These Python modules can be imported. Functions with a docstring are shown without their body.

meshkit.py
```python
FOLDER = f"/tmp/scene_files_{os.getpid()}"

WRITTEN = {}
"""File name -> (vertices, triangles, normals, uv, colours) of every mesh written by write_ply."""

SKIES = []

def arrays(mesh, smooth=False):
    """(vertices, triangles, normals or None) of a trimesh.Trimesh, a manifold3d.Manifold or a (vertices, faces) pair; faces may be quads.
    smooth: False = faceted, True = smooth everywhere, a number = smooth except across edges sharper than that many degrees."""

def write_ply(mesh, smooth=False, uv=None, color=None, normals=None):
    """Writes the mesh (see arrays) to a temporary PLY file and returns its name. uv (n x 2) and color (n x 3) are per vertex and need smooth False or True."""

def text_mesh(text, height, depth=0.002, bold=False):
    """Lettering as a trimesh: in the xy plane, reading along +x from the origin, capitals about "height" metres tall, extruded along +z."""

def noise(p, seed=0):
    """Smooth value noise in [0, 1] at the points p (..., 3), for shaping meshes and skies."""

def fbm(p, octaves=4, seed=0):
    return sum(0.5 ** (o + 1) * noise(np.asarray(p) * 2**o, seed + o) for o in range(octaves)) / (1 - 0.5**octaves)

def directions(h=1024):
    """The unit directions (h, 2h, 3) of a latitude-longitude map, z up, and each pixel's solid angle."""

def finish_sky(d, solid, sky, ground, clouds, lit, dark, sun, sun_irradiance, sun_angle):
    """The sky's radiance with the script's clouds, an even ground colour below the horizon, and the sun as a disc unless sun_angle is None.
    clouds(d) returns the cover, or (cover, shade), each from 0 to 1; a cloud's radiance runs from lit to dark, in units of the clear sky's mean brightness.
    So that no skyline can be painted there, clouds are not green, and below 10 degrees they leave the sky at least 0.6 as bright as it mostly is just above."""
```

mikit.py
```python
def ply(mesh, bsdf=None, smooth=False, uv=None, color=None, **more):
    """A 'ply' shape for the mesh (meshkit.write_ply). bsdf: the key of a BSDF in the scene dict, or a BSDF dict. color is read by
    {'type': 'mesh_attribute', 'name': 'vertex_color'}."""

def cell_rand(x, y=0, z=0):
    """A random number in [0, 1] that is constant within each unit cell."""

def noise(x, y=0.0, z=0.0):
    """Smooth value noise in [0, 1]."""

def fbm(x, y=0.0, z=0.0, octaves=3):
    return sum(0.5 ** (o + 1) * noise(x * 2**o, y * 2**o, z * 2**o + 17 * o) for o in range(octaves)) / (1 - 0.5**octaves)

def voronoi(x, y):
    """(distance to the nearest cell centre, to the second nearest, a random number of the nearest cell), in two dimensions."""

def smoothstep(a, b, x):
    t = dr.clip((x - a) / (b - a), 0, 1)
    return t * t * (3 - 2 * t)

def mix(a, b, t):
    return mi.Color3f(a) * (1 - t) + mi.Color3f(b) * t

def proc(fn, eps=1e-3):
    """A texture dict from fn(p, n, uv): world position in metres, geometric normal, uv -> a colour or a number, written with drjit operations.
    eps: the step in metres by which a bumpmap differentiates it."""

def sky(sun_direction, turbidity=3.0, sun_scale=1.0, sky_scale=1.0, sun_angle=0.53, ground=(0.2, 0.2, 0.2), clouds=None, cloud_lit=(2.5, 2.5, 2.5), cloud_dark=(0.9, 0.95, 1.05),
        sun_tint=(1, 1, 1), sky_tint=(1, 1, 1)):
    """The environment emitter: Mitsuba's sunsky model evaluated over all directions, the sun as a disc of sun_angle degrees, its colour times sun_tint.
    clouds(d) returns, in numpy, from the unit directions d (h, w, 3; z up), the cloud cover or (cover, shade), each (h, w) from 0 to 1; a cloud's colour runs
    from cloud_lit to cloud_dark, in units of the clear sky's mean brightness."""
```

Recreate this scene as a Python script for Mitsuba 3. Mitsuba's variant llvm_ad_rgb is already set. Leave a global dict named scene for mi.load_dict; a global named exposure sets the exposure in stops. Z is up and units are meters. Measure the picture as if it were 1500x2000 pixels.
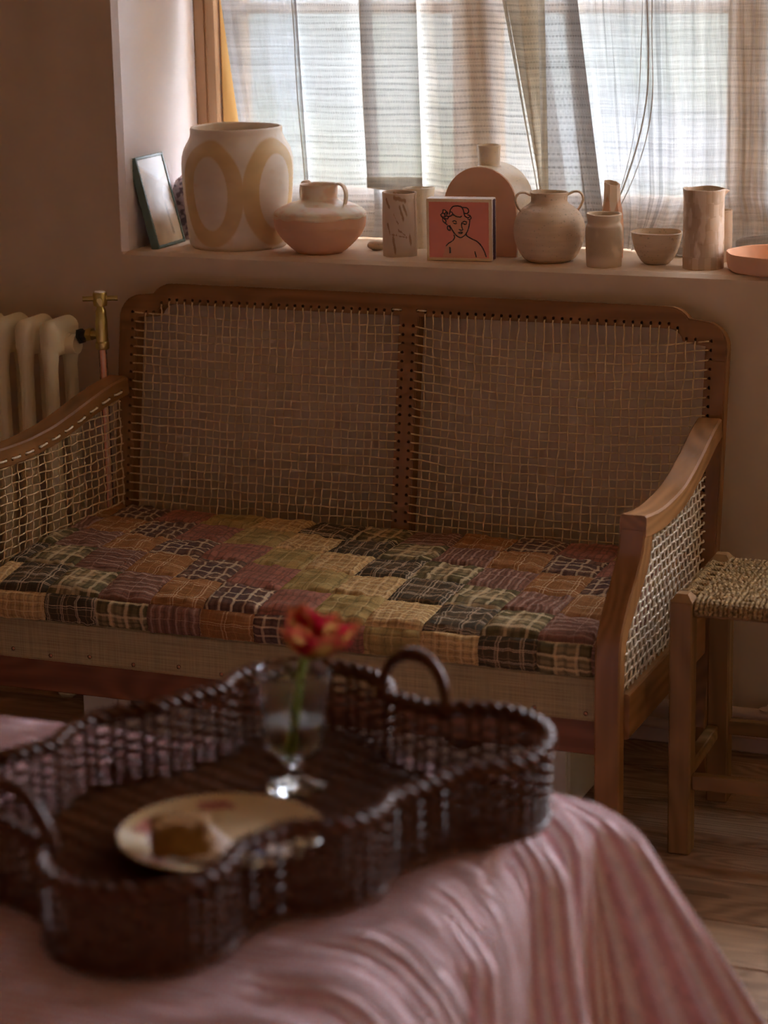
import math, random
import numpy as np
import trimesh, manifold3d
import shapely.geometry as sg
from shapely import affinity, union_all
from shapely.ops import unary_union
import drjit as dr
import mitsuba as mi
import mikit, meshkit
from mikit import proc, noise, fbm, cell_rand, smoothstep, mix, ply

T = mi.ScalarTransform4f
rng = np.random.default_rng(7)
scene, labels = {}, {}

# ---------------------------------------------------------------- camera, sky, exposure
CAM = np.array([1.75, -4.45, 1.65])
YAW, PITCH, ROLL = math.radians(22.4), math.radians(14.3), 0.02
FW = np.array([-math.sin(YAW) * math.cos(PITCH), math.cos(YAW) * math.cos(PITCH), -math.sin(PITCH)])
R0 = np.array([math.cos(YAW), math.sin(YAW), 0])
UP = math.sin(ROLL) * R0 + math.cos(ROLL) * np.cross(R0, FW)
scene["camera"] = {"type": "thinlens", "fov": 2 * math.degrees(math.atan(750 / 4722)), "fov_axis": "x", "aperture_radius": 0.0125,
                   "focus_distance": 4.62, "near_clip": 0.05, "far_clip": 200.0,
                   "to_world": T().look_at(origin=CAM.tolist(), target=(CAM + FW).tolist(), up=UP.tolist())}
exposure = 1.7
SKY = 50.0


def overcast(d):
    n = meshkit.fbm(d * 3.0, 3, seed=5)
    return np.full(d.shape[:2], 0.97), 0.25 * n


scene["sky"] = mikit.sky((0.75, -0.25, 0.6), turbidity=5.0, sun_scale=0.0, sky_scale=SKY, ground=(0.3, 0.29, 0.26), clouds=overcast,
                         cloud_lit=(1.0, 1.07, 1.22), cloud_dark=(0.8, 0.87, 1.0))


# ---------------------------------------------------------------- helpers
def key_for(name, parent=None):
    base = (parent + "__" + name) if parent else name
    k, n = base, 0
    while k in scene or k in labels or k in THINGS:
        n += 1
        k = "%s_%03d" % (base, n)
    return k


THINGS = set()


def thing(name, label, cat, group=None):
    k = key_for(name)
    THINGS.add(k)
    labels[k] = {"label": label, "category": cat}
    if group:
        labels[k]["group"] = group
    return k


def add(name, mesh, bsdf, parent=None, smooth=False, label=None, cat=None, group=None, kind=None, **kw):
    k = key_for(name, parent)
    scene[k] = ply(mesh, bsdf, smooth=smooth, **kw)
    e = {}
    if label: e["label"] = label
    if cat: e["category"] = cat
    if group: e["group"] = group
    if kind: e["kind"] = kind
    if e: labels[k] = e
    return k


def struct(name, mesh, bsdf, label, parent=None, smooth=False):
    return add(name, mesh, bsdf, parent, smooth, label=label if parent is None else None, kind="structure" if parent is None else None)


def tm(v, f):
    return trimesh.Trimesh(np.asarray(v, float), np.asarray(f, int), process=False)


def cat(*ms):
    return trimesh.util.concatenate([to_tm(m) for m in ms])


def to_tm(m):
    if hasattr(m, "to_mesh"):
        q = m.to_mesh()
        return tm(q.vert_properties[:, :3], q.tri_verts)
    return m


def man(m):
    return manifold3d.Manifold(manifold3d.Mesh(np.asarray(m.vertices, np.float32), np.asarray(m.faces, np.uint32)))


def cbox(x0, x1, y0, y1, z0, z1, c=0.003):
    """chamfered box"""
    pts = []
    for sx in (0, 1):
        for sy in (0, 1):
            for sz in (0, 1):
                X, Y, Z = (x0, x1)[sx], (y0, y1)[sy], (z0, z1)[sz]
                dx, dy, dz = (c, -c)[sx], (c, -c)[sy], (c, -c)[sz]
                pts += [(X, Y + dy, Z + dz), (X + dx, Y, Z + dz), (X + dx, Y + dy, Z)]
    return to_tm(manifold3d.Manifold.hull_points(np.array(pts)))


def grid_faces(n, m, wrap=False):
    """n rows of m vertices"""
    i, j = np.meshgrid(np.arange(n - 1), np.arange(m if wrap else m - 1), indexing="ij")
    j2 = (j + 1) % m
    a, b, c, d = i * m + j, i * m + j2, (i + 1) * m + j2, (i + 1) * m + j
    return np.concatenate([np.stack([a, b, c], -1).reshape(-1, 3), np.stack([a, c, d], -1).reshape(-1, 3)])


def lathe(prof, n=56, center=(0, 0, 0), wob=0.0, seed=0):
    """closed revolve of profile (r, z), from the axis at the bottom outside, over the rim, to the axis inside"""
    prof = np.asarray(prof, float)
    a = np.linspace(0, 2 * np.pi, n, endpoint=False)
    r, z = prof[:, 0][:, None], prof[:, 1][:, None]
    x, y = r * np.cos(a), r * np.sin(a)
    v = np.stack([x, y, z + 0 * a], -1)
    if wob:
        q = np.stack([np.cos(a) * 1.3 + 0 * z, np.sin(a) * 1.3 + 0 * z, z * 12 + 0 * a], -1)
        k = 1 + wob * (meshkit.noise(q + 9, seed) - 0.5) * 2
        v[..., :2] *= k[..., None]
        q2 = np.stack([np.cos(a) * 1.1 + 0 * z, np.sin(a) * 1.1 + 0 * z, 0 * z + 0 * a], -1)
        v[..., 2] += (z / max(prof[:, 1].max(), 1e-6)) * wob * 0.12 * (meshkit.noise(q2 + 5, seed + 3) - 0.5) * 2
    v = v.reshape(-1, 3) + np.asarray(center)
    f = grid_faces(len(prof), n, True)
    return tm(v, f)


def smooth_prof(pts, n=6):
    """Catmull-Rom through the points"""
    p = np.asarray(pts, float)
    p = np.vstack([2 * p[0] - p[1], p, 2 * p[-1] - p[-2]])
    out = []
    for i in range(1, len(p) - 2):
        for t in np.linspace(0, 1, n, endpoint=False):
            out.append(0.5 * ((2 * p[i]) + (-p[i - 1] + p[i + 1]) * t + (2 * p[i - 1] - 5 * p[i] + 4 * p[i + 1] - p[i + 2]) * t**2 + (-p[i - 1] + 3 * p[i] - 3 * p[i + 1] + p[i + 2]) * t**3))
    out.append(p[-2])
    return np.array(out)


def vessel(outer, wall=0.005, n=64, center=(0, 0, 0), floor=0.008, wob=0.0, seed=0, k=5):
    """outer: (r, z) from foot to rim"""
    o = smooth_prof(outer, k)
    o[:, 0] = np.maximum(o[:, 0], 0.001)
    inner = np.stack([np.maximum(o[::-1, 0] - wall, 0.001), o[::-1, 1]], -1)
    inner = inner[inner[:, 1] > floor]
    rim = np.array([[o[-1, 0] - wall * 0.2, o[-1, 1] + wall * 0.35], [o[-1, 0] - wall * 0.8, o[-1, 1] + wall * 0.35]])
    p = np.vstack([[[0.0005, 0.0015]], [[o[0, 0] * 0.9, 0.0]], o, rim, inner, [[inner[-1, 0] * 0.8, floor], [0.0005, floor]]])
    return lathe(p, n, center, wob, seed)


def tube(path, r, n=8, closed=False, cap=True, squash=None, up=None):
    """tube of radius r (number or per point) along the path; squash=(a,b) scales the section"""
    p = np.asarray(path, float)
    N = len(p)
    if closed:
        t = np.roll(p, -1, 0) - np.roll(p, 1, 0)
    else:
        t = np.gradient(p, axis=0)
    t /= np.linalg.norm(t, axis=1, keepdims=True) + 1e-12
    u = np.zeros_like(p)
    if up is not None:
        ref = np.broadcast_to(np.asarray(up, float), p.shape)
        u = ref - (ref * t).sum(1, keepdims=True) * t
        u /= np.linalg.norm(u, axis=1, keepdims=True) + 1e-12
    else:
        a = np.array([0, 0, 1.0]) if abs(t[0, 2]) < 0.9 else np.array([1.0, 0, 0])
        c = np.cross(t[0], a); c /= np.linalg.norm(c)
        for i in range(N):
            c = c - (c @ t[i]) * t[i]; c /= np.linalg.norm(c) + 1e-12
            u[i] = c
    w = np.cross(t, u)
    ang = np.linspace(0, 2 * np.pi, n, endpoint=False)
    rr = np.broadcast_to(np.asarray(r, float), (N,))[:, None, None]
    sa, sb = squash or (1, 1)
    v = p[:, None] + rr * (sa * np.cos(ang)[None, :, None] * u[:, None] + sb * np.sin(ang)[None, :, None] * w[:, None])
    v = v.reshape(-1, 3)
    f = grid_faces(N, n, True)
    if closed:
        i = np.arange(n); j = (i + 1) % n; b = (N - 1) * n
        f = np.vstack([f, np.stack([b + i, b + j, j], 1), np.stack([b + i, j, i], 1)])
    elif cap:
        v = np.vstack([v, p[0], p[-1]])
        i = np.arange(n); j = (i + 1) % n; b = (N - 1) * n
        f = np.vstack([f, np.stack([j, i, 0 * i + len(v) - 2], 1), np.stack([b + i, b + j, 0 * i + len(v) - 1], 1)])
    return tm(v, f)


def sweep_rect(path, hw, hh, side=(1, 0, 0), c=0.004):
    """chamfered rectangular bar along a path; half width hw along side, half height hh across"""
    p = np.asarray(path, float); N = len(p)
    t = np.gradient(p, axis=0); t /= np.linalg.norm(t, axis=1, keepdims=True)
    s = np.asarray(side, float) - (t @ np.asarray(side, float))[:, None] * t
    s /= np.linalg.norm(s, axis=1, keepdims=True)
    u = np.cross(t, s)
    hw = np.broadcast_to(np.asarray(hw, float), (N,)); hh = np.broadcast_to(np.asarray(hh, float), (N,))
    sec = []
    for (a, b, da, db) in ((1, 1, 0, -1), (1, 1, -1, 0), (-1, 1, 1, 0), (-1, 1, 0, -1), (-1, -1, 0, 1), (-1, -1, 1, 0), (1, -1, -1, 0), (1, -1, 0, 1)):
        sec.append(p + (a * hw + da * c)[:, None] * s + (b * hh + db * c)[:, None] * u)
    v = np.stack(sec, 1).reshape(-1, 3)
    f = grid_faces(N, 8, True)
    v = np.vstack([v, p[0], p[-1]])
    i = np.arange(8); j = (i + 1) % 8; b = (N - 1) * 8
    f = np.vstack([f, np.stack([j, i, 0 * i + len(v) - 2], 1), np.stack([b + i, b + j, 0 * i + len(v) - 1], 1)])
    m = tm(v, f)
    if m.volume < 0: m.invert()
    return m


def fix(m):
    if m.volume < 0: m.invert()
    return m


def interp(tbl, x):
    a = np.asarray(tbl, float); o = np.argsort(a[:, 0])
    try:
        from scipy.interpolate import PchipInterpolator
        return PchipInterpolator(a[o, 0], a[o, 1])(np.clip(x, a[o[0], 0], a[o[-1], 0]))
    except Exception:
        return np.interp(x, a[o, 0], a[o, 1])


def spin(i, n):
    return 2 * np.pi * i / n


# ---------------------------------------------------------------- materials
def bsdf(name, base, rough=0.6, bump=None, bump_scale=1.0, two=True, **kw):
    col = base if isinstance(base, dict) else {"type": "rgb", "value": list(base)}
    b = {"type": "principled", "base_color": col, "roughness": rough, "specular": kw.pop("specular", 0.4), **kw}
    if bump is not None:
        b = {"type": "bumpmap", "tex": bump, "scale": bump_scale, "bsdf": b}
    scene[name] = {"type": "twosided", "bsdf": b} if two else b
    return name


def plaster_col(a, b):
    def f(p, n, uv):
        k = fbm(p.x * 3 + 7, p.y * 3, p.z * 3, 4)
        s = fbm(p.x * 14, p.y * 14 + 3, p.z * 5, 3)
        return mix(a, b, dr.clip(0.75 * k + 0.35 * s - 0.05, 0, 1))
    return proc(f)


plaster_bump = proc(lambda p, n, uv: 0.004 * fbm(p.x * 9, p.y * 9, p.z * 9, 4) + 0.0012 * smoothstep(0.62, 0.7, fbm(p.x * 16 + 3, p.y * 16, p.z * 24, 3)), eps=2e-3)
bsdf("mat_plaster", plaster_col((0.51, 0.395, 0.275), (0.68, 0.535, 0.395)), 0.85, plaster_bump, 1.0, specular=0.2)
bsdf("mat_room", (0.51, 0.355, 0.205), 0.9, specular=0.1)
bsdf("mat_ceiling", (0.62, 0.42, 0.30), 0.9, specular=0.1)


def wood_col(dark, light, axis="x", scale=1.0, ring=60.0):
    def f(p, n, uv):
        q = {"x": (p.x * 2.2, p.y * 22, p.z * 22), "y": (p.y * 2.2, p.x * 22, p.z * 22), "z": (p.z * 2.2, p.x * 22, p.y * 22)}[axis]
        w = fbm(q[0] * scale, q[1] * 0.35 * scale, q[2] * 0.35 * scale, 2)
        g = fbm(q[0] * 1.5 * scale + 11, q[1] * 3 * scale, q[2] * 3 * scale, 3)
        l = 0.5 + 0.5 * dr.sin((w * 1.2 + (q[1] + q[2]) * 0.03) * ring)
        return mix(dark, light, dr.clip(0.45 * l + 0.75 * g - 0.15, 0, 1))
    return proc(f)


for ax in "xyz":
    bsdf("mat_sofa_wood_" + ax, wood_col((0.165, 0.068, 0.020), (0.30, 0.138, 0.047), ax), 0.38, specular=0.45)
bsdf("mat_rail_wood", wood_col((0.13, 0.038, 0.016), (0.23, 0.075, 0.03), "x"), 0.35, specular=0.5)
bsdf("mat_stool_wood", wood_col((0.14, 0.066, 0.018), (0.25, 0.125, 0.04), "z"), 0.5)
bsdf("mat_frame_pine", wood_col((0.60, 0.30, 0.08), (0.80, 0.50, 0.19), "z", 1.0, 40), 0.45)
bsdf("mat_jamb_pine_shaded", wood_col((0.36, 0.19, 0.085), (0.55, 0.34, 0.19), "z", 1.0, 40), 0.5)  # frame pine darkened: shade on the left jamb put into its colour
bsdf("mat_recess_skylit", plaster_col((0.72, 0.64, 0.62), (0.80, 0.74, 0.73)), 0.85, plaster_bump, 1.0, specular=0.2)  # paler than the wall plaster: sky light on the recess put into the colour


def floor_col(p, n, uv):
    k = dr.floor(p.y / 0.165)
    rnd = cell_rand(k, 3, 1)
    w = fbm(p.x * 1.6 + rnd * 31, p.y * 14, rnd * 9, 2)
    l = 0.5 + 0.5 * dr.sin((w * 2.4 + p.y * 2.0) * 46)
    g = fbm(p.x * 6 + 5, p.y * 160, rnd * 7, 3)
    knot = smoothstep(0.80, 0.87, noise(p.x * 9 + rnd * 13, p.y * 22, 0.0))
    c = mix((0.17, 0.085, 0.04), (0.40, 0.25, 0.14), dr.clip(0.35 * l + 0.55 * g + 0.25 * (rnd - 0.5) + 0.05, 0, 1))
    return c * (1 - 0.35 * knot)


bsdf("mat_floor", proc(floor_col), 0.55, proc(lambda p, n, uv: 0.0006 * fbm(p.x * 5, p.y * 150, 0.0, 2)), 1.0)
bsdf("mat_gap", (0.03, 0.018, 0.01), 0.9)
bsdf("mat_skirting", (0.55, 0.40, 0.30), 0.6)
bsdf("mat_radiator", (0.74, 0.65, 0.42), 0.38, specular=0.5)
bsdf("mat_brass", (0.52, 0.40, 0.14), 0.28, metallic=1.0)
scene["mat_copper"] = {"type": "roughconductor", "material": "Cu", "alpha": 0.25, "specular_reflectance": {"type": "rgb", "value": [0.75, 0.62, 0.5]}}
bsdf("mat_black_iron", (0.02, 0.018, 0.016), 0.4)
bsdf("mat_white_paint", plaster_col((0.55, 0.50, 0.38), (0.66, 0.60, 0.46)), 0.55)
bsdf("mat_cord", proc(lambda p, n, uv: mix((0.50, 0.36, 0.18), (0.68, 0.52, 0.30), noise(p.x * 300, p.y * 300, p.z * 300))), 0.8)
bsdf("mat_stitch_and_lit_net", proc(lambda p, n, uv: mix((0.60, 0.52, 0.38), (0.82, 0.76, 0.62), noise(p.x * 400, p.y * 400, p.z * 400))), 0.85)  # pale stitching, and the lit copy of the cord for the right arm


def linen(p, n, uv):
    h = fbm(p.x * 12, p.y * 12, p.z * 420, 2)
    v = fbm(p.x * 420, p.y * 420, p.z * 14, 2)
    return mix((0.27, 0.19, 0.085), (0.50, 0.385, 0.205), dr.clip(0.8 * h + 0.55 * v - 0.2, 0, 1))


bsdf("mat_linen", proc(linen), 0.9, proc(lambda p, n, uv: 0.0006 * fbm(p.x * 60, p.y * 60, p.z * 420, 2)), 1.0, specular=0.1)
scene["mat_tack"] = {"type": "roughconductor", "material": "Cu", "alpha": 0.3, "specular_reflectance": {"type": "rgb", "value": [0.30, 0.22, 0.14]}}

# glass etc.
scene["mat_pane"] = {"type": "thindielectric", "int_ior": 1.5}
scene["mat_glass"] = {"type": "dielectric", "int_ior": 1.5}
scene["mat_water"] = {"type": "dielectric", "int_ior": 1.33}


# curtain gauze
def gauze(tint, dense, dots=0.5, streak=0.0):
    def f(p, n, uv):
        u, v = uv.x, uv.y
        wob = 0.0025 * noise(u * 9, v * 30, 0.0)
        row = (v + wob) / 0.0125
        rid = dr.floor(row)
        d = dr.abs(row - rid - 0.5)
        on = 0.35 + 0.65 * noise(rid * 3.7, u * 6, 2.0)
        dash = 0.35 + 0.65 * smoothstep(0.35, 0.65, 0.5 + 0.5 * dr.sin(u / 0.0062 * 6.283 + rid * 3.14))
        line = (1 - smoothstep(0.08, 0.26, d)) * on * (1 - dots + dots * dash)
        fine = fbm(u * 900, v * 60, 1.0, 2) * 0.5 + fbm(u * 50, v * 900, 4.0, 2) * 0.5
        slub = fbm(u * 5, v * 260, 8.0, 2)
        k = 0.80 + 0.30 * (fine - 0.5) + 0.3 * (slub - 0.5) - dense * line
        if streak:
            q = fbm(u * 95 + 2.5 * noise(v * 5, u * 3, 7.0), v * 3.5, 5.0, 3)
            q2 = smoothstep(0.56, 0.68, fbm(u * 150 + 3 * noise(v * 4, u * 4, 3.0), v * 2.5, 9.0, 2)) * smoothstep(0.45, 0.6, noise(u * 9 + 0.6 * v, 1.0, 3.0) + 0.1)
            k = k * (1 + streak * (q - 0.5)) * (1 - 0.30 * q2)
        return mi.Color3f(tint) * dr.clip(k, 0.05, 1)
    return proc(f)


def gauze_bsdf(name, tint, dense, dots, diff, spec, streak=0.0):
    scene[name] = {"type": "principledthin", "base_color": gauze(tint, dense, dots, streak), "roughness": 0.22, "eta": 1.15, "spec_trans": spec, "diff_trans": diff}


gauze_bsdf("mat_gauze", (0.78, 0.75, 0.71), 0.34, 0.5, 0.17, 0.075)
gauze_bsdf("mat_gauze_dotted", (0.77, 0.77, 0.76), 0.34, 0.95, 0.17, 0.075)
gauze_bsdf("mat_gauze_plain", (0.73, 0.75, 0.77), 0.10, 0.2, 0.17, 0.07)
gauze_bsdf("mat_gauze_crinkle", (0.80, 0.80, 0.79), 0.14, 0.5, 0.18, 0.08, 0.5)
gauze_bsdf("mat_gauze_tan", (0.68, 0.58, 0.43), 0.26, 0.95, 0.18, 0.05)
gauze_bsdf("mat_gauze_hem", (0.74, 0.67, 0.56), 0.05, 0.2, 0.8, 0.25)
gauze_bsdf("mat_gauze_foot", (0.86, 0.80, 0.74), 0.10, 0.5, 0.9, 0.3)

# ---------------------------------------------------------------- room
WX0, WX1, WY0, H = -2.3, 3.2, -5.3, 2.6
OX0, OX1, OZ0, OZ1 = -0.656, 3.0, 0.94, 2.32      # opening in the window wall
DEEP = 0.46


def hole_prism(x0, x1, z0, z1, y0, y1, e=0.009):
    pts = [(x, y0 + 0.012, z) for x in (x0, x1) for z in (z0, z1)] + [(x, y1 + 0.05, z) for x in (x0, x1) for z in (z0, z1)]
    inner = manifold3d.Manifold.hull_points(np.array(pts))
    pts = [(x, y0 + 0.012, z) for x in (x0, x1) for z in (z0, z1)] + [(x + sx * e, y0 - 0.003, z + sz * e) for x, sx in ((x0, -1), (x1, 1)) for z, sz in ((z0, -1), (z1, 1))]
    return inner + manifold3d.Manifold.hull_points(np.array(pts))


wb = man(trimesh.creation.box(bounds=[(WX0 - 0.15, 0, -0.05), (WX1 + 0.15, DEEP, H + 0.1)])) - hole_prism(OX0, OX1, OZ0, OZ1, 0.0, DEEP)
struct("wall_back", wb, "mat_plaster", "pink brown plaster wall with the deep window recess")
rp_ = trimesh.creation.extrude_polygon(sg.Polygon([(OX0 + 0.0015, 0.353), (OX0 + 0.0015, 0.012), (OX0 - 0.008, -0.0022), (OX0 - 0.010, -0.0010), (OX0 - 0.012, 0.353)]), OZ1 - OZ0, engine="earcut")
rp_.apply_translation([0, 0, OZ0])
add("recess_side_skylit", rp_, "mat_recess_skylit", "wall_back")  # thin added lining that carries the painted sky light of the recess
struct("wall_left", trimesh.creation.box(bounds=[(WX0 - 0.15, WY0, -0.05), (WX0, 0, H + 0.1)]), "mat_room", "terracotta plaster wall left of the room")
struct("wall_right", trimesh.creation.box(bounds=[(WX1, WY0, -0.05), (WX1 + 0.15, 0, H + 0.1)]), "mat_room", "terracotta plaster wall right of the room")
struct("wall_front", trimesh.creation.box(bounds=[(WX0 - 0.15, WY0 - 0.15, -0.05), (WX1 + 0.15, WY0, H + 0.1)]), "mat_room", "terracotta plaster wall behind the viewer")
struct("ceiling", trimesh.creation.box(bounds=[(WX0 - 0.15, WY0 - 0.15, H), (WX1 + 0.15, DEEP, H + 0.1)]), "mat_ceiling", "warm plaster ceiling")
fl = struct("floor", trimesh.creation.box(bounds=[(WX0 - 0.15, WY0 - 0.15, -0.06), (WX1 + 0.15, 0, -0.022)]), "mat_gap", "brown pine plank floor")
y = 0.0
k = 0
while y > WY0:
    g = 0.0016 + 0.001 * rng.random()
    add("plank", cbox(WX0, WX1, y - 0.165 + g, y - g, -0.022, -0.0005 * rng.random(), 0.0015), "mat_floor", fl)
    y -= 0.165
bb = struct("baseboard_back", cbox(WX0, WX1, -0.018, 0, 0.0, 0.085, 0.004), "mat_skirting", "low painted skirting board along the window wall")
add("moulding", cbox(WX0, WX1, -0.027, -0.018, 0.0, 0.045, 0.004), "mat_skirting", bb)

# window frame of the back wall
w1 = "window_1"
THINGS.add(w1)
labels[w1] = {"label": "pine framed window behind the sheer curtains", "kind": "structure"}
FY = 0.352
add("jamb", cbox(OX0, OX0 + 0.030, FY, FY + 0.075, OZ0, OZ1, 0.004), "mat_jamb_pine_shaded", w1)
add("jamb", cbox(OX0 + 0.031, OX0 + 0.058, FY - 0.006, FY + 0.075, OZ0, OZ1, 0.004), "mat_jamb_pine_shaded", w1)
add("jamb", cbox(OX1 - 0.066, OX1, FY, FY + 0.075, OZ0, OZ1, 0.004), "mat_frame_pine", w1)
add("head_rail", cbox(OX0 + 0.066, OX1 - 0.066, FY, FY + 0.075, OZ1 - 0.06, OZ1, 0.004), "mat_frame_pine", w1)
add("bottom_rail", cbox(OX0 + 0.066, OX1 - 0.066, FY - 0.01, FY + 0.075, OZ0, OZ0 + 0.035, 0.004), "mat_frame_pine", w1)
cx = np.linspace(OX0 + 0.062, OX1 - 0.068, 7)
for i in range(6):
    a, b = cx[i], cx[i + 1]
    y0, y1 = FY + 0.004, FY + 0.055
    cs = key_for("casement", w1)
    z0, z1 = OZ0 + 0.037, OZ1 - 0.062
    zb = 1.42
    fr = [cbox(a, a + 0.05, y0, y1, z0, z1), cbox(b - 0.05, b, y0, y1, z0, z1), cbox(a + 0.05, b - 0.05, y0, y1, z0, z0 + 0.06), cbox(a + 0.05, b - 0.05, y0, y1, z1 - 0.05, z1),
          cbox(a + 0.05, b - 0.05, y0 + 0.01, y1 - 0.01, zb - 0.011, zb + 0.011)]
    add("casement", cat(*fr), "mat_frame_pine", w1)
    for (p, q) in ((z0 + 0.06, zb - 0.011), (zb + 0.011, z1 - 0.05)):
        add("pane", trimesh.creation.box(bounds=[(a + 0.05, y0 + 0.022, p), (b - 0.05, y0 + 0.0222, q)]).slice_plane([0, y0 + 0.0221, 0], [0, -1, 0], cap=False), "mat_pane", cs)

bsdf("mat_garden", proc(lambda p, n, uv: mix((0.13, 0.17, 0.10), (0.30, 0.31, 0.32), smoothstep(0.42, 0.58, fbm(p.x * 0.7 + 3, p.y * 0.5, 0.0, 4)))), 0.95, specular=0.05)
struct("ground", trimesh.creation.box(bounds=[(-40, -40, -0.7), (40, 60, -0.5)]), "mat_garden", "garden ground outside the windows")


# ---------------------------------------------------------------- curtains
def sheet(xf, yf, z0f, z1, nu, nv, u0, u1, thick=0):
    """curtain sheet: for s in 0..1 and t in 0..1 (bottom..top)"""
    s = np.linspace(0, 1, nu)[None, :]
    t = np.linspace(0, 1, nv)[:, None] ** 1.15
    z0 = z0f(s)
    z = z0 + (z1 - z0) * t
    X = xf(s, z); Y = yf(s, z)
    v = np.stack([X, Y, z + 0 * X], -1).reshape(-1, 3)
    uv = np.stack([u0 + (u1 - u0) * (s + 0 * z), z + 0 * s], -1).reshape(-1, 2)
    return tm(v, grid_faces(nv, nu)), uv


def rip(s, z, seeds, freq, amp):
    q = np.stack([s * freq + 0 * z, z * 0.9 + 0 * s, 0 * s * z + seeds], -1)
    return amp * (meshkit.fbm(q, 2, seeds) - 0.5) * 2


ctop = 2.25
zlow = lambda s: OZ0 + 0.004 + 0 * s
c1 = thing("curtain", "sheer woven cotton curtain with rows of dark threads, left of the tan fold", "curtain")


def strip(parent, name, mat, xa, xb, y, z0, amp=0.008, seed=1, k=2, u0=0.0, nu=40, nv=50, la=0.0, lb=0.0, z1=ctop):
    """upright strip of cloth between xa and xb; la, lb: how far each edge drifts right per metre down from z = 1.43"""
    def fx(s, z):
        d = np.clip(1.43 - z, -0.2, 1)
        return (xa + la * d) * (1 - s) + (xb + lb * d) * s + 0 * z
    def fy(s, z):
        return y + amp * np.sin(s * np.pi * k + seed) + rip(s, z, seed, 2 + 30 * abs(xb - xa), amp * 0.7) - 0.02 * np.exp(-((z - 0.94) / 0.03) ** 2)
    m, uv = sheet(fx, fy, z0 if callable(z0) else (lambda s: z0 + 0 * s), z1, nu, nv, u0, u0 + abs(xb - xa) * 1.15)
    return add(name, m, mat, parent, smooth=True, uv=uv)


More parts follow.
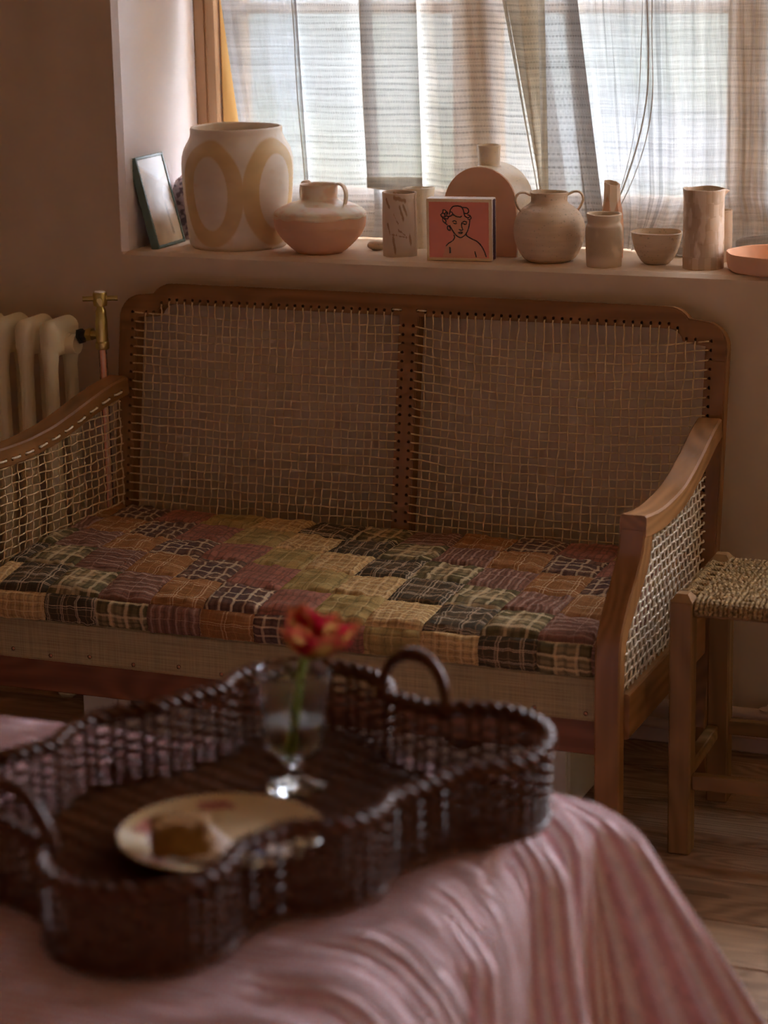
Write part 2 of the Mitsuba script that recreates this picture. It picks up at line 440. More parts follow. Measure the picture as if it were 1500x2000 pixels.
ZL = OZ0 + 0.004
strip(c1, "panel", "mat_gauze_plain", -0.572, -0.391, 0.322, ZL, 0.010, 3, 2.3, 0.0, 60, 50, 0.13, 0.05)
strip(c1, "panel", "mat_gauze_dotted", -0.399, -0.222, 0.316, ZL, 0.007, 8, 2.0, 0.2, 60, 50, 0.05, 0.03)
strip(c1, "pleat", "mat_gauze", -0.236, -0.115, 0.300, lambda s: 1.052 - 0.018 * s, 0.010, 11, 1.2, 0.4, 40, 50, 0.03, 0.02)
strip(c1, "hem", "mat_gauze_hem", -0.2365, -0.1145, 0.2985, lambda s: 1.051 - 0.018 * s, 0.010, 11, 1.2, 0.4, 40, 6, 0.03, 0.02, z1=1.074)
strip(c1, "panel", "mat_gauze_plain", -0.236, -0.12, 0.318, ZL, 0.004, 13, 2, 0.6, 30, 20, 0.03, 0.02, z1=1.058)
strip(c1, "panel", "mat_gauze", -0.125, 0.150, 0.318, ZL, 0.014, 15, 3.4, 0.55, 80, 60, 0.02, 0.14)
for (x_, dx_) in ((-0.396, 0.05), (-0.236, 0.03)):
    zz = np.linspace(1.0 if x_ < -0.3 else 1.05, ctop, 40)
    yy_ = (0.300 if x_ < -0.3 else 0.287)
    add("seam", tube(np.stack([x_ + dx_ * np.clip(1.43 - zz, -0.2, 1) + 0.0015 * np.sin(zz * 19), yy_ + 0 * zz, zz], -1), 0.0012, 5), "mat_gauze_hem", c1)

c2 = thing("curtain", "narrow tan gathered edge of curtain hanging beside the dotted strip, above the arched vase", "curtain")
strip(c2, "panel", "mat_gauze_tan", 0.090, 0.168, 0.278, ZL, 0.012, 21, 1.8, 0.0, 40, 60, 0.19, 0.02)
strip(c2, "dotted_strip", "mat_gauze_dotted", 0.170, 0.204, 0.290, ZL, 0.007, 23, 1.0, 0.0, 24, 50, 0.02, 0.13)
strip(c2, "edge_fold", "mat_gauze_hem", 0.163, 0.176, 0.268, ZL, 0.003, 24, 1.0, 0.0, 8, 40, 0.02, 0.02)
strip(c2, "edge_fold", "mat_gauze_hem", 0.088, 0.096, 0.270, ZL, 0.003, 25, 1.0, 0.0, 8, 40, 0.19, 0.17)

c3 = thing("curtain", "crinkled sheer cotton curtain on the right, its foot bunched on the sill", "curtain")


def c3foot(z):
    return np.clip((1.05 - z) / 0.11, 0, 1)


def c3x(s, z):
    return 0.200 + 0.68 * s + 0.03 * c3foot(z) * np.sin(s * 13 + 0.5) + 0.05 * np.clip(1.43 - z, 0, 1) / 0.45 * (1 - s) ** 4


def c3y(s, z):
    crink = rip(s, z, 21, 44, 0.010) + rip(s, z, 22, 15, 0.013)
    fold = 0.016 * np.sin(s * 12.5 + 0.6) * (0.6 + 0.4 * np.sin(s * 5.3))
    f = c3foot(z)
    return 0.316 + crink + fold - f ** 2 * (0.04 + 0.055 * np.clip((s - 0.08) / 0.3, 0, 1)) - f * 0.014 * np.sin(s * 18)


m, uv = sheet(c3x, c3y, zlow, ctop, 320, 90, 0.0, 0.95)
add("panel", m, "mat_gauze_crinkle", c3, smooth=True, uv=uv)
strip(c3, "edge_fold", "mat_gauze_dotted", 0.204, 0.238, 0.296, ZL, 0.006, 31, 1.0, 0.0, 16, 50, 0.12, 0.13)
for i, (xa, w, bend, yo) in enumerate(((0.372, 0.003, -0.075, 0.003), (0.386, 0.006, -0.085, 0.0), (0.398, 0.004, -0.09, 0.004))):
    zz = np.linspace(1.0 + 0.01 * i, ctop, 60)
    xx = xa + bend * np.clip(1.30 - zz, 0, 1) ** 2 / 0.1 + 0.0025 * np.sin(zz * 14 + i * 2)
    t_ = tube(np.stack([xx, 0.283 + yo + 0.004 * np.sin(zz * 6 + i), zz], -1), w * 0.28 * (0.5 + 0.8 * meshkit.noise(np.stack([zz * 9, 0 * zz, 0 * zz + i], -1), 4)), 8, squash=(1, 0.6), up=(1, 0, 0))
    add("crease", t_, "mat_gauze_foot", c3, smooth=True, uv=t_.vertices[:, [0, 2]])
# rolled foot folds lying on the sill
for i, (xa, xb, yc, zc, r) in enumerate(((0.43, 0.535, 0.222, 0.955, 0.015), (0.585, 0.88, 0.238, 0.962, 0.020))):
    xs = np.linspace(xa, xb, 60)
    q = np.stack([xs * 12, xs * 0, xs * 0 + i * 5], -1)
    path = np.stack([xs, yc + 0.01 * (meshkit.fbm(q, 2, 40 + i) - 0.5) * 2, zc + 0.006 * (meshkit.fbm(q + 3, 2, 50 + i) - 0.5) * 2], -1)
    rr = r * (0.75 + 0.5 * meshkit.fbm(q * 1.7 + 9, 2, 60 + i)) * np.sin(np.linspace(0.06, np.pi - 0.06, 60)) ** 0.35
    t_ = tube(path, rr, 16, squash=(1, 1.4))
    t_.vertices[:, 2] = np.maximum(t_.vertices[:, 2], OZ0 + 0.002)
    uvt = np.stack([t_.vertices[:, 0], t_.vertices[:, 2] + t_.vertices[:, 1]], -1)
    add("foot_fold", t_, "mat_gauze_foot", c3, smooth=True, uv=uvt)

# ---------------------------------------------------------------- ceramics on the sill
SZ = OZ0
AY = math.radians(-64.2)


def clay(name, base, dark, rough=0.7, spots=0.0, streak=0.0, bump=0.0006, bscale=60, coat=0.0):
    def f(p, n, uv):
        k = fbm(p.x * 28, p.y * 28, p.z * 28, 3)
        s = fbm(p.x * 22, p.y * 22, p.z * (160 if streak else 60), 2)
        c = mix(base, dark, dr.clip(0.55 * k + 0.5 * s - 0.1, 0, 1))
        if spots:
            c = c * (1 - spots * smoothstep(0.70, 0.78, fbm(p.x * 260, p.y * 260, p.z * 260, 2)))
        return c
    bsdf(name, proc(f), rough, proc(lambda p, n, uv: bump * fbm(p.x * bscale, p.y * bscale, p.z * bscale, 3)) if bump else None, 1.0, clearcoat=coat, clearcoat_gloss=0.8)


clay("mat_cream_glaze", (0.80, 0.69, 0.52), (0.62, 0.50, 0.35), 0.35, 0.15, coat=0.4)
clay("mat_terracotta", (0.74, 0.44, 0.28), (0.65, 0.37, 0.23), 0.8)
clay("mat_stoneware", (0.70, 0.55, 0.39), (0.50, 0.36, 0.23), 0.55, 0.25, 1.0, 0.0012, 40)
clay("mat_pale_clay", (0.72, 0.57, 0.43), (0.58, 0.43, 0.30), 0.75, 0.1)

# large jar with yellow rings
JX, JY = -0.462, 0.148


def jar_col(p, n, uv):
    x, y, z = p.x - JX, p.y - JY, p.z - SZ
    a = dr.atan2(y, x) - AY
    wob = 0.05 * (fbm(a * 2, z * 12, 3.0, 2) - 0.5)
    out = mi.Float(0.0)
    for (co, ho, ci, hi, zi) in ((-33, 39, -32, 21, 0.121), (43, 40, 44.5, 22.5, 0.121)):
        do = dr.sqrt(dr.square((a - math.radians(co)) / math.radians(ho)) + dr.square((z - 0.119) / 0.112)) + wob
        di = dr.sqrt(dr.square((a - math.radians(ci)) / math.radians(hi)) + dr.square((z - zi) / 0.078)) + wob
        out = dr.maximum(out, (1 - smoothstep(0.96, 1.03, do)) * smoothstep(0.94, 1.03, di))
    for (co, ho) in ((147, 37), (222, 38)):
        b = dr.atan2(dr.sin(a - math.radians(co)), dr.cos(a - math.radians(co)))
        do = dr.sqrt(dr.square(b / math.radians(ho)) + dr.square((z - 0.119) / 0.112)) + wob
        di = dr.sqrt(dr.square(b / math.radians(24)) + dr.square((z - 0.121) / 0.078)) + wob
        out = dr.maximum(out, (1 - smoothstep(0.96, 1.03, do)) * smoothstep(0.94, 1.03, di))
    k = fbm(p.x * 20, p.y * 20, p.z * 34, 3)
    body = mix((0.80, 0.70, 0.58), (0.66, 0.54, 0.42), k)
    rust = smoothstep(0.64, 0.8, fbm(p.x * 30 + 5, p.y * 30, p.z * 26, 3)) * 0.5
    body = mix(body, (0.66, 0.42, 0.2), rust)
    ring = mix((0.68, 0.48, 0.24), (0.55, 0.36, 0.15), k)
    return mix(body, ring, out)


bsdf("mat_ring_jar", proc(jar_col), 0.4, proc(lambda p, n, uv: 0.0016 * fbm(p.x * 24, p.y * 24, p.z * 40, 2)), 1.0, clearcoat=0.3)
jar = vessel([(0.098, 0.0), (0.105, 0.012), (0.110, 0.06), (0.1155, 0.13), (0.117, 0.175), (0.112, 0.203), (0.102, 0.222), (0.0965, 0.236), (0.0965, 0.248)], 0.006, 80, (JX, JY, SZ), wob=0.012, seed=1)
add("ring_jar", jar, "mat_ring_jar", smooth=50, label="large cream pottery jar with two yellow ochre rings, leftmost jar on the sill", cat="jar")

# leaning picture frame in a greenish glass box
bsdf("mat_green_edge", (0.10, 0.16, 0.13), 0.25, clearcoat=0.6)
bsdf("mat_dark_back", (0.07, 0.045, 0.04), 0.7)


def photo_col(p, n, uv):
    u, v = (p.y - 0.047) / 0.13, (p.z - SZ) / 0.19
    k = fbm(u * 3 + 2, v * 4, 0.0, 3)
    c = mix((0.42, 0.27, 0.12), (0.72, 0.58, 0.38), k)
    c = mix(c, (0.80, 0.78, 0.74), smoothstep(0.05, 0.12, v - 0.62 - 0.35 * dr.abs(u - 0.6)))
    petals = (1 - smoothstep(0.10, 0.17, dr.sqrt(dr.square(u - 0.72) + dr.square((v - 0.56) * 1.3)) + 0.06 * noise(u * 20, v * 20, 0.0)))
    c = mix(c, (0.82, 0.76, 0.68), petals * 0.8)
    st = (1 - smoothstep(0.02, 0.045, dr.abs(u - 0.62 + 0.1 * (v - 0.3)))) * (1 - smoothstep(0.40, 0.5, v)) * smoothstep(0.1, 0.14, v)
    return mix(c, (0.25, 0.17, 0.08), st * 0.8)


bsdf("mat_photo", proc(photo_col), 0.25, clearcoat=0.35)
ft = thing("picture_frame", "small picture in a green edged glass frame leaning on the window recess wall", "picture frame")
lean = np.array([-0.048, 0, 0.190]); lean /= np.linalg.norm(lean)
nrm = np.array([lean[2], 0, -lean[0]])
O = np.array([-0.600, 0.044, SZ + 0.0015])


def fbox(y0, y1, h0, h1, d0, d1, c=0.001):
    b = cbox(d0, d1, y0, y1, h0, h1, c)
    v = b.vertices.copy()
    b.vertices = O + v[:, :1] * nrm + v[:, 1:2] * np.array([0, 1, 0]) + v[:, 2:] * lean
    return b


add("backing", fbox(0.003, 0.122, 0.003, 0.192, -0.016, -0.004), "mat_dark_back", ft)
add("border", cat(fbox(0, 0.006, 0, 0.195, -0.018, 0), fbox(0.119, 0.125, 0, 0.195, -0.018, 0), fbox(0.006, 0.119, 0, 0.006, -0.018, 0), fbox(0.006, 0.119, 0.189, 0.195, -0.018, 0)), "mat_green_edge", ft, label="greenish glass border")
add("picture", fbox(0.006, 0.119, 0.006, 0.189, -0.004, -0.002, 0.0004), "mat_photo", ft, label="brown flower picture behind glass")

bsdf("mat_speckle", proc(lambda p, n, uv: mix((0.60, 0.48, 0.50), (0.22, 0.14, 0.17), smoothstep(0.45, 0.6, fbm(p.x * 110, p.y * 110, p.z * 110, 2)))), 0.5)
sp = vessel([(0.022, 0), (0.028, 0.02), (0.032, 0.06), (0.031, 0.10), (0.024, 0.124), (0.012, 0.134)], 0.005, 48, (-0.620, 0.222, SZ))
add("speckled_vase", sp, "mat_speckle", smooth=50, label="speckled lilac grey rounded vase mostly hidden between the leaning picture and the large jar", cat="vase")

# two handled jug, glazed shoulder
GX, GY = -0.254, 0.098
jg = thing("handled_jug", "wide squat terracotta jug with glazed shoulder and two strap handles", "jug")
low = [(0.046, 0.0), (0.062, 0.012), (0.081, 0.032), (0.0925, 0.052), (0.0945, 0.066), (0.0945, 0.080)]
add("body", vessel(low, 0.005, 80, (GX, GY, SZ), wob=0.008, seed=4), "mat_terracotta", jg, smooth=40, label="bare terracotta lower body")
up = smooth_prof([(0.0955, 0.0765), (0.0955, 0.081), (0.088, 0.089), (0.068, 0.099), (0.046, 0.106), (0.0385, 0.111), (0.0375, 0.122), (0.0385, 0.137), (0.040, 0.1405)], 6)
upi = np.stack([up[::-1, 0] - 0.004, up[::-1, 1] - 0.001], -1)
shp = np.vstack([up, upi, up[:1]])
shm = lathe(shp, 80, (GX, GY, SZ))
rr_ = np.arctan2(shm.vertices[:, 1] - GY, shm.vertices[:, 0] - GX)
shm.vertices[:, 2] += np.where(shm.vertices[:, 2] < SZ + 0.083, -0.0035 * np.abs(np.sin(rr_ * 4.2 + np.sin(rr_ * 3))), 0)
bsdf("mat_jug_glaze", proc(lambda p, n, uv: mix((0.74, 0.50, 0.34), (0.80, 0.70, 0.55), smoothstep(0.35, 0.65, fbm(p.x * 36, p.y * 36, p.z * 36, 3)))), 0.22, proc(lambda p, n, uv: 0.001 * fbm(p.x * 50, p.y * 50, p.z * 50, 2)), 1.0, clearcoat=0.6)
add("shoulder", fix(shm), "mat_jug_glaze", jg, smooth=50, label="cream glazed shoulder and neck")


def strap(cx, cy, ang, pts, w=0.008, th=0.0035, base=SZ):
    p = smooth_prof(pts, 8)
    d = np.array([math.cos(ang), math.sin(ang)])
    path = np.stack([cx + d[0] * p[:, 0], cy + d[1] * p[:, 0], base + p[:, 1]], -1)
    side = np.array([-d[1], d[0], 0])
    return tube(path, 1.0, 12, squash=(w, th), up=side)


for an in (-5, 148):
    add("handle", strap(GX, GY, math.radians(an), [(0.036, 0.136), (0.044, 0.142), (0.056, 0.138), (0.062, 0.124), (0.060, 0.104), (0.058, 0.096)], 0.0075, 0.0028), "mat_jug_glaze", jg, smooth=True)

# slab-built cylinder vase with scratched brown marks


def marks(p, n, uv):
    a = (p.x + 0.078) * 0.92 + (p.y - 0.10) * 0.38
    u, v = a / 0.035, (p.z - SZ) / 0.13
    base = mix((0.70, 0.57, 0.45), (0.60, 0.46, 0.34), fbm(p.x * 40, p.y * 40, p.z * 25, 3))
    m = mi.Float(0.0)
    for (x0, y0, x1, y1, w) in ((-0.32, 0.93, 0.35, 0.87, 0.05), (0.0, 0.78, 0.2, 0.6, 0.06), (0.2, 0.8, 0.4, 0.66, 0.05), (-0.75, 0.88, -0.6, 0.78, 0.05), (-0.35, 0.66, -0.1, 0.52, 0.03),
                                (-0.7, 0.5, -0.6, 0.38, 0.05), (-0.55, 0.36, 0.5, 0.30, 0.025), (-0.4, 0.28, -0.3, 0.1, 0.07), (0.55, 0.3, 0.62, 0.22, 0.07), (-0.1, 0.42, 0.3, 0.34, 0.03)):
        dx, dy = x1 - x0, y1 - y0
        t = dr.clip(((u - x0) * dx + (v - y0) * dy) / (dx * dx + dy * dy), 0, 1)
        d = dr.sqrt(dr.square(u - x0 - t * dx) + dr.square(v - y0 - t * dy)) + 0.03 * noise(u * 14, v * 22, 1.0)
        m = dr.maximum(m, 1 - smoothstep(w * 0.6, w * 1.3, d))
    return mix(base, (0.36, 0.19, 0.08), m * 0.85)


bsdf("mat_marked_clay", proc(marks), 0.7, proc(lambda p, n, uv: 0.0012 * fbm(p.x * 50, p.y * 50, p.z * 30, 2)), 1.0)
vz = thing("cylinder_vase", "straight pale clay vase with brown scratched marks, left of the portrait box", "vase")
add("body", vessel([(0.0345, 0), (0.0352, 0.02), (0.0352, 0.08), (0.0345, 0.11), (0.0352, 0.128)], 0.004, 56, (-0.078, 0.100, SZ), wob=0.02, seed=6), "mat_marked_clay", vz, smooth=50)
sa = math.radians(-64 + 62)
zz = np.linspace(0.004, 0.128, 12)
add("seam", tube(np.stack([-0.078 + 0.0345 * math.cos(sa) + 0 * zz, 0.100 + 0.0345 * math.sin(sa) + 0 * zz, SZ + zz], -1), 1.0, 10, squash=(0.0022, 0.0045), up=(1, 0, 0)), "mat_marked_clay", vz, smooth=True)
add("cylinder_vase", vessel([(0.0315, 0), (0.032, 0.03), (0.0315, 0.08), (0.032, 0.105), (0.0335, 0.122)], 0.004, 56, (-0.082, 0.218, SZ), wob=0.015, seed=8), "mat_cream_glaze", smooth=50,
    label="cream yellow cylinder vase standing behind the brown marked vase", cat="vase")
pb = trimesh.creation.icosphere(3, 1.0)
pb.vertices *= [0.022, 0.0135, 0.0105]
pb.vertices *= (1 + 0.12 * (meshkit.noise(pb.vertices * 90 + 4, 2) - 0.5))[:, None]
pb.apply_translation([-0.150, 0.150, SZ + 0.0105])
add("pebble", pb, "mat_stoneware", smooth=True, label="small oval grey brown pebble beside the brown marked vase", cat="pebble")

# portrait matchbox
MX, MY, MW, MH, MD = 0.071, 0.045, 0.134, 0.124, 0.036
bsdf("mat_card_cream", (0.78, 0.62, 0.42), 0.6)
bsdf("mat_card_white", (0.78, 0.74, 0.72), 0.6)
bsdf("mat_card_pink", proc(lambda p, n, uv: mix((0.80, 0.29, 0.21), (0.70, 0.23, 0.17), fbm(p.x * 30, p.y * 30, p.z * 30, 3))), 0.5)
bsdf("mat_card_skin", (0.70, 0.34, 0.22), 0.55)
bsdf("mat_ink", (0.03, 0.02, 0.018), 0.6)
bsdf("mat_striker", (0.07, 0.03, 0.05), 0.8)
mb = thing("matchbox", "square matchbox with pink picture of a woman drawn in black line, standing on the sill", "matchbox")
mrot = math.radians(7)


def mbox(m):
    m = to_tm(m)
    m.apply_transform(trimesh.transformations.rotation_matrix(mrot, [0, 0, 1]))
    m.apply_translation([MX, MY, SZ + 0.001])
    return m


add("sleeve", mbox(cbox(-MW / 2, MW / 2, 0, MD, 0, MH, 0.0012)), "mat_card_white", mb)
add("border", mbox(cbox(-MW / 2 + 0.0005, MW / 2 - 0.0005, -0.0006, 0.0005, 0.0006, MH - 0.0006, 0.0002)), "mat_card_cream", mb, label="cream printed border")
add("picture", mbox(cbox(-MW / 2 + 0.0056, MW / 2 - 0.0064, -0.0010, 0.0, 0.0066, MH - 0.0064, 0.0002)), "mat_card_pink", mb, label="pink printed ground")
add("striker", mbox(cbox(MW / 2 - 0.0005, MW / 2 + 0.0006, 0.008, MD - 0.007, 0.002, MH - 0.002, 0.0002)), "mat_striker", mb, label="dark purple striking strip")


def MU(x, y):
    return (-MW / 2 + MW * (x - 575) / 412.0, MH - MH * (y - 500) / 440.0)


def flat(poly, y0, y1):
    m = trimesh.creation.extrude_polygon(poly, y1 - y0, engine="earcut")
    v = m.vertices.copy()
    m.vertices = np.stack([v[:, 0], y1 - v[:, 2], v[:, 1]], -1)
    return fix(m)


skin = [(676, 912), (690, 860), (700, 830), (745, 790), (747, 750), (722, 690), (715, 650), (740, 610), (790, 622), (842, 640), (840, 700), (822, 750), (830, 765), (880, 795), (915, 830), (950, 900), (955, 912)]
add("figure", mbox(flat(sg.Polygon([MU(*p) for p in skin]), -0.0013, -0.0009)), "mat_card_skin", mb, label="tan printed figure")
strokes = [
    [(722, 610), (728, 580), (745, 555), (775, 550), (800, 558), (812, 590), (818, 618), (838, 632), (852, 618), (838, 612)],
    [(800, 560), (828, 562), (843, 580), (835, 602), (815, 600)],
    [(728, 590), (742, 600), (735, 618), (715, 626)],
    [(742, 605), (760, 622), (790, 628), (798, 622)],
    [(852, 618), (858, 634), (846, 645), (838, 640)],
    [(850, 645), (846, 680), (838, 715), (822, 750), (795, 772), (770, 764), (750, 740), (735, 712), (724, 690)],
    [(716, 690), (708, 700), (712, 718), (724, 722), (726, 705), (716, 690)],
    [(672, 625), (668, 612), (680, 602), (694, 612), (690, 630), (674, 628)],
    [(690, 630), (705, 622), (716, 630), (708, 642), (692, 640)],
    [(680, 602), (684, 578), (700, 585), (706, 606)],
    [(694, 606), (702, 592), (712, 600), (704, 614)],
    [(680, 635), (680, 655), (694, 672), (706, 682)],
    [(686, 640), (700, 655), (698, 668)],
    [(742, 660), (752, 654), (764, 662)], [(748, 670), (757, 676), (766, 672)],
    [(806, 662), (818, 657), (830, 664)], [(808, 674), (818, 679), (829, 674)],
    [(800, 668), (798, 695), (804, 716), (794, 722), (782, 716)],
    [(778, 738), (790, 733), (802, 738), (792, 744), (780, 740)],
    [(750, 755), (752, 775), (742, 795)],
    [(735, 800), (715, 815), (700, 832)],
    [(826, 750), (832, 762), (860, 780), (890, 796), (915, 822), (935, 858), (950, 905)],
    [(722, 845), (724, 880)], [(880, 872), (887, 908)],
]
for st in strokes:
    p = smooth_prof([MU(*q) for q in st], 6) if len(st) > 2 else np.array([MU(*q) for q in st])
    add("ink_stroke", mbox(flat(sg.LineString(p).buffer(0.00105 if st[0] != (722, 845) else 0.0016, 3), -0.0017, -0.0012)), "mat_ink", mb)

# arched vase
AX0, AX1, AYF, AYB = 0.010, 0.165, 0.122, 0.225
av = thing("arched_vase", "arched flat fronted vase with short round neck, behind the portrait box", "vase")
arw = (AX1 - AX0) / 2
ang = np.linspace(0, np.pi, 40)
arch = [(AX0, 0.0), (AX1, 0.0)] + [((AX0 + AX1) / 2 + arw * math.cos(a), 0.104 + (0.180 - 0.104) * math.sin(a)) for a in ang]


def archmesh(poly, y0, y1):
    m = trimesh.creation.extrude_polygon(poly, y1 - y0, engine="earcut")
    v = m.vertices.copy()
    m.vertices = np.stack([v[:, 0], y1 - v[:, 2], SZ + v[:, 1]], -1)
    return fix(m)


ap = sg.Polygon(arch)
add("body", archmesh(ap, AYF + 0.004, AYB), "mat_cream_glaze", av, smooth=35, label="cream glazed sides")
add("front_face", archmesh(ap.buffer(-0.0008), AYF, AYF + 0.0045), "mat_terracotta", av, smooth=35, label="bare terracotta front face")
add("neck", vessel([(0.0255, 0), (0.0225, 0.006), (0.0222, 0.020), (0.0232, 0.038), (0.0245, 0.044)], 0.003, 40, (0.090, 0.172, SZ + 0.174), floor=0.002), "mat_cream_glaze", av, smooth=50)

# round pot with two thin loops
PX, PY = 0.242, 0.098
rp = thing("round_pot", "round bellied stoneware pot with two thin loop handles, right of the portrait box", "pot")
add("body", vessel([(0.040, 0), (0.054, 0.010), (0.066, 0.034), (0.0708, 0.058), (0.068, 0.082), (0.056, 0.102), (0.042, 0.112), (0.0365, 0.118), (0.0362, 0.128), (0.038, 0.136)], 0.004, 72, (PX, PY, SZ), wob=0.012, seed=11), "mat_stoneware", rp, smooth=50)
for an in (24, 204):
    add("handle", strap(PX, PY, math.radians(an), [(0.036, 0.131), (0.050, 0.137), (0.062, 0.134), (0.067, 0.122), (0.062, 0.108), (0.056, 0.100)], 0.006, 0.0024), "mat_stoneware", rp, smooth=True)

# burlap textured jar


def burlap(p, n, uv):
    a = dr.atan2(p.y - 0.062, p.x - 0.366) * 0.036
    z = p.z - SZ
    on = smoothstep(0.012, 0.03, z) * (1 - smoothstep(0.076, 0.082, z)) * smoothstep(0.3, 0.5, fbm(a * 50, z * 40, 1.0, 2) + 0.12)
    w = 0.5 + 0.5 * dr.sin(a * 1750 + 3 * noise(a * 100, z * 100, 0.0)) * dr.sin(z * 1750 + 3 * noise(a * 90, z * 110, 5.0))
    return on * w


bsdf("mat_burlap_clay", proc(lambda p, n, uv: mix((0.66, 0.52, 0.37), (0.34, 0.23, 0.12), dr.clip(burlap(p, n, uv) * 0.75 + 0.2 * fbm(p.x * 40, p.y * 40, p.z * 40, 2), 0, 1))), 0.75,
     proc(lambda p, n, uv: -0.0012 * burlap(p, n, uv)), 1.0)
add("textured_jar", vessel([(0.0335, 0), (0.0345, 0.006), (0.0358, 0.04), (0.0365, 0.068), (0.0352, 0.078), (0.0325, 0.083), (0.0318, 0.088), (0.0335, 0.095), (0.0345, 0.1015)], 0.0045, 64, (0.366, 0.062, SZ), wob=0.012, seed=14), "mat_burlap_clay", smooth=50,
    label="small squat jar with sacking pressed into its clay, between round pot and bowl", cat="jar")

# slim faceted bottle with slanted lip
sb = []
nf = 7
for (r, z) in ((0.0225, 0), (0.024, 0.03), (0.0235, 0.075), (0.021, 0.098), (0.0175, 0.113), (0.0165, 0.14), (0.017, 0.150)):
    for i in range(nf):
        a = spin(i, nf) + 0.3
        sb.append((r * math.cos(a), r * math.sin(a), z + (0.0045 * -math.cos(a + 0.5) if z > 0.14 else 0)))
no = len(sb)
for (r, z) in ((0.0145, 0.150), (0.0135, 0.12), (0.013, 0.10)):
    for i in range(nf):
        a = spin(i, nf) + 0.3
        sb.append((r * math.cos(a), r * math.sin(a), z + (0.0045 * -math.cos(a + 0.5) if z > 0.14 else 0)))
rows = len(sb) // nf
f_ = grid_faces(rows, nf, True)
sbv = np.array(sb + [(0, 0, 0), (0, 0, 0.10)])
ii = np.arange(nf)
f_ = np.vstack([f_, np.stack([(ii + 1) % nf, ii, 0 * ii + len(sb)], 1), np.stack([(rows - 1) * nf + ii, (rows - 1) * nf + (ii + 1) % nf, 0 * ii + len(sb) + 1], 1)])
sbm = fix(tm(sbv, f_))
sbm.apply_translation([0.349, 0.168, SZ])
bsdf("mat_slim", proc(lambda p, n, uv: mix((0.72, 0.57, 0.44), (0.62, 0.34, 0.20), 1 - smoothstep(-0.006, 0.006, p.z - SZ - 0.108 - 0.018 * dr.sin(p.x * 260)))), 0.6)
add("slim_bottle", sbm, "mat_slim", label="slim faceted clay bottle with slanted lip, behind the sacking textured jar", cat="bottle")

# bowl
bw = [(0.022, 0.0), (0.030, 0.006), (0.041, 0.024), (0.047, 0.044), (0.0505, 0.062)]
bo = smooth_prof(bw, 6)
bi = np.stack([np.maximum(bo[::-1, 0] - 0.0028, 0.001), bo[::-1, 1] + 0.0012], -1)[:-3]
add("bowl", lathe(np.vstack([[[0.0005, 0.001]], bo, bi, [[0.0005, bi[-1, 1] - 0.002]]]), 64, (0.456, 0.118, SZ), wob=0.012, seed=15), "mat_stoneware", smooth=50,
    label="thin walled stoneware bowl between textured jar and tall jug", cat="bowl")

# tall jug with pinched spout


def patches(p, n, uv):
    a = dr.atan2(p.y - 0.088, p.x - 0.558)
    z = (p.z - SZ)
    q = cell_rand(dr.floor(a * 3.2 + 4 + 0.4 * dr.floor(z / 0.026)), dr.floor(z / 0.026 + 0.2 * noise(a * 3, z * 30, 0.0)), 3)
    c = mix((0.62, 0.47, 0.33), (0.48, 0.33, 0.21), q)
    return mix(c, (0.74, 0.62, 0.50), smoothstep(0.5, 0.7, fbm(a * 3 + 1, z * 30, 2.0, 3)) * 0.7)


bsdf("mat_patch_clay", proc(patches), 0.4, proc(lambda p, n, uv: 0.001 * fbm(p.x * 40, p.y * 40, p.z * 40, 2)), 1.0, clearcoat=0.3)
tj = vessel([(0.0385, 0), (0.0395, 0.005), (0.0398, 0.06), (0.0395, 0.11), (0.0395, 0.140), (0.0405, 0.152)], 0.0035, 72, (0.558, 0.088, SZ), wob=0.014, seed=17)
d_ = tj.vertices - np.array([0.558, 0.088, SZ])
aa = np.arctan2(d_[:, 1], d_[:, 0]) - math.radians(22)
aa = np.arctan2(np.sin(aa), np.cos(aa))
kk = np.exp(-(aa / 0.26) ** 2) * np.clip((d_[:, 2] - 0.13) / 0.022, 0, 1) ** 2
tj.vertices[:, 0] += 0.009 * kk * math.cos(math.radians(22)); tj.vertices[:, 1] += 0.009 * kk * math.sin(math.radians(22))
tj.vertices[:, 2] -= 0.004 * kk
add("tall_jug", tj, "mat_patch_clay", smooth=50, label="tall straight brown grey jug with pinched spout, beside the bowl", cat="jug")
add("small_cylinder", vessel([(0.017, 0), (0.0185, 0.004), (0.0185, 0.06), (0.018, 0.095), (0.0185, 0.100)], 0.003, 40, (0.572, 0.182, SZ)), "mat_pale_clay", smooth=50, label="slim pale clay cylinder half hidden behind the tall jug", cat="vase")

# shallow terracotta tray
ty = []
tn = 72
prof = [(0.0005, 0.0005), (0.100, 0.0), (0.106, 0.005), (0.109, 0.020), (0.110, 0.033), (0.1085, 0.036), (0.105, 0.035), (0.1035, 0.018), (0.100, 0.009), (0.0005, 0.008)]
tmh = lathe(prof, tn, (0, 0, 0))
ta = np.arctan2(tmh.vertices[:, 1], tmh.vertices[:, 0])
poly = 1 + 0.035 * np.abs(np.cos(ta * 4)) - 0.02
tmh.vertices[:, :2] *= poly[:, None]
tmh.vertices[:, :2] *= 0.93
tmh.apply_translation([0.707, 0.094, SZ + 0.0005])
add("clay_tray", tmh, "mat_terracotta", smooth=50, label="shallow pink terracotta tray with raised rim at the right end of the sill", cat="tray")


def cyl(p, q, r, n=20, r2=None):
    p, q = np.asarray(p, float), np.asarray(q, float)
    return tube(np.stack([p, q]), np.array([r, r2 or r]), n)



# ---------------------------------------------------------------- radiator and valve
rt = thing("radiator", "cream cast iron column radiator on the wall left of the sofa", "radiator")
MB = manifold3d.Manifold


def ball(x, y, z, r, sx=1.0):
    s = trimesh.creation.icosphere(2, 1.0).vertices * [r * sx, r, r] + [x, y, z]
    return s


def hullpts(*arr):
    return MB.hull_points(np.vstack(arr))


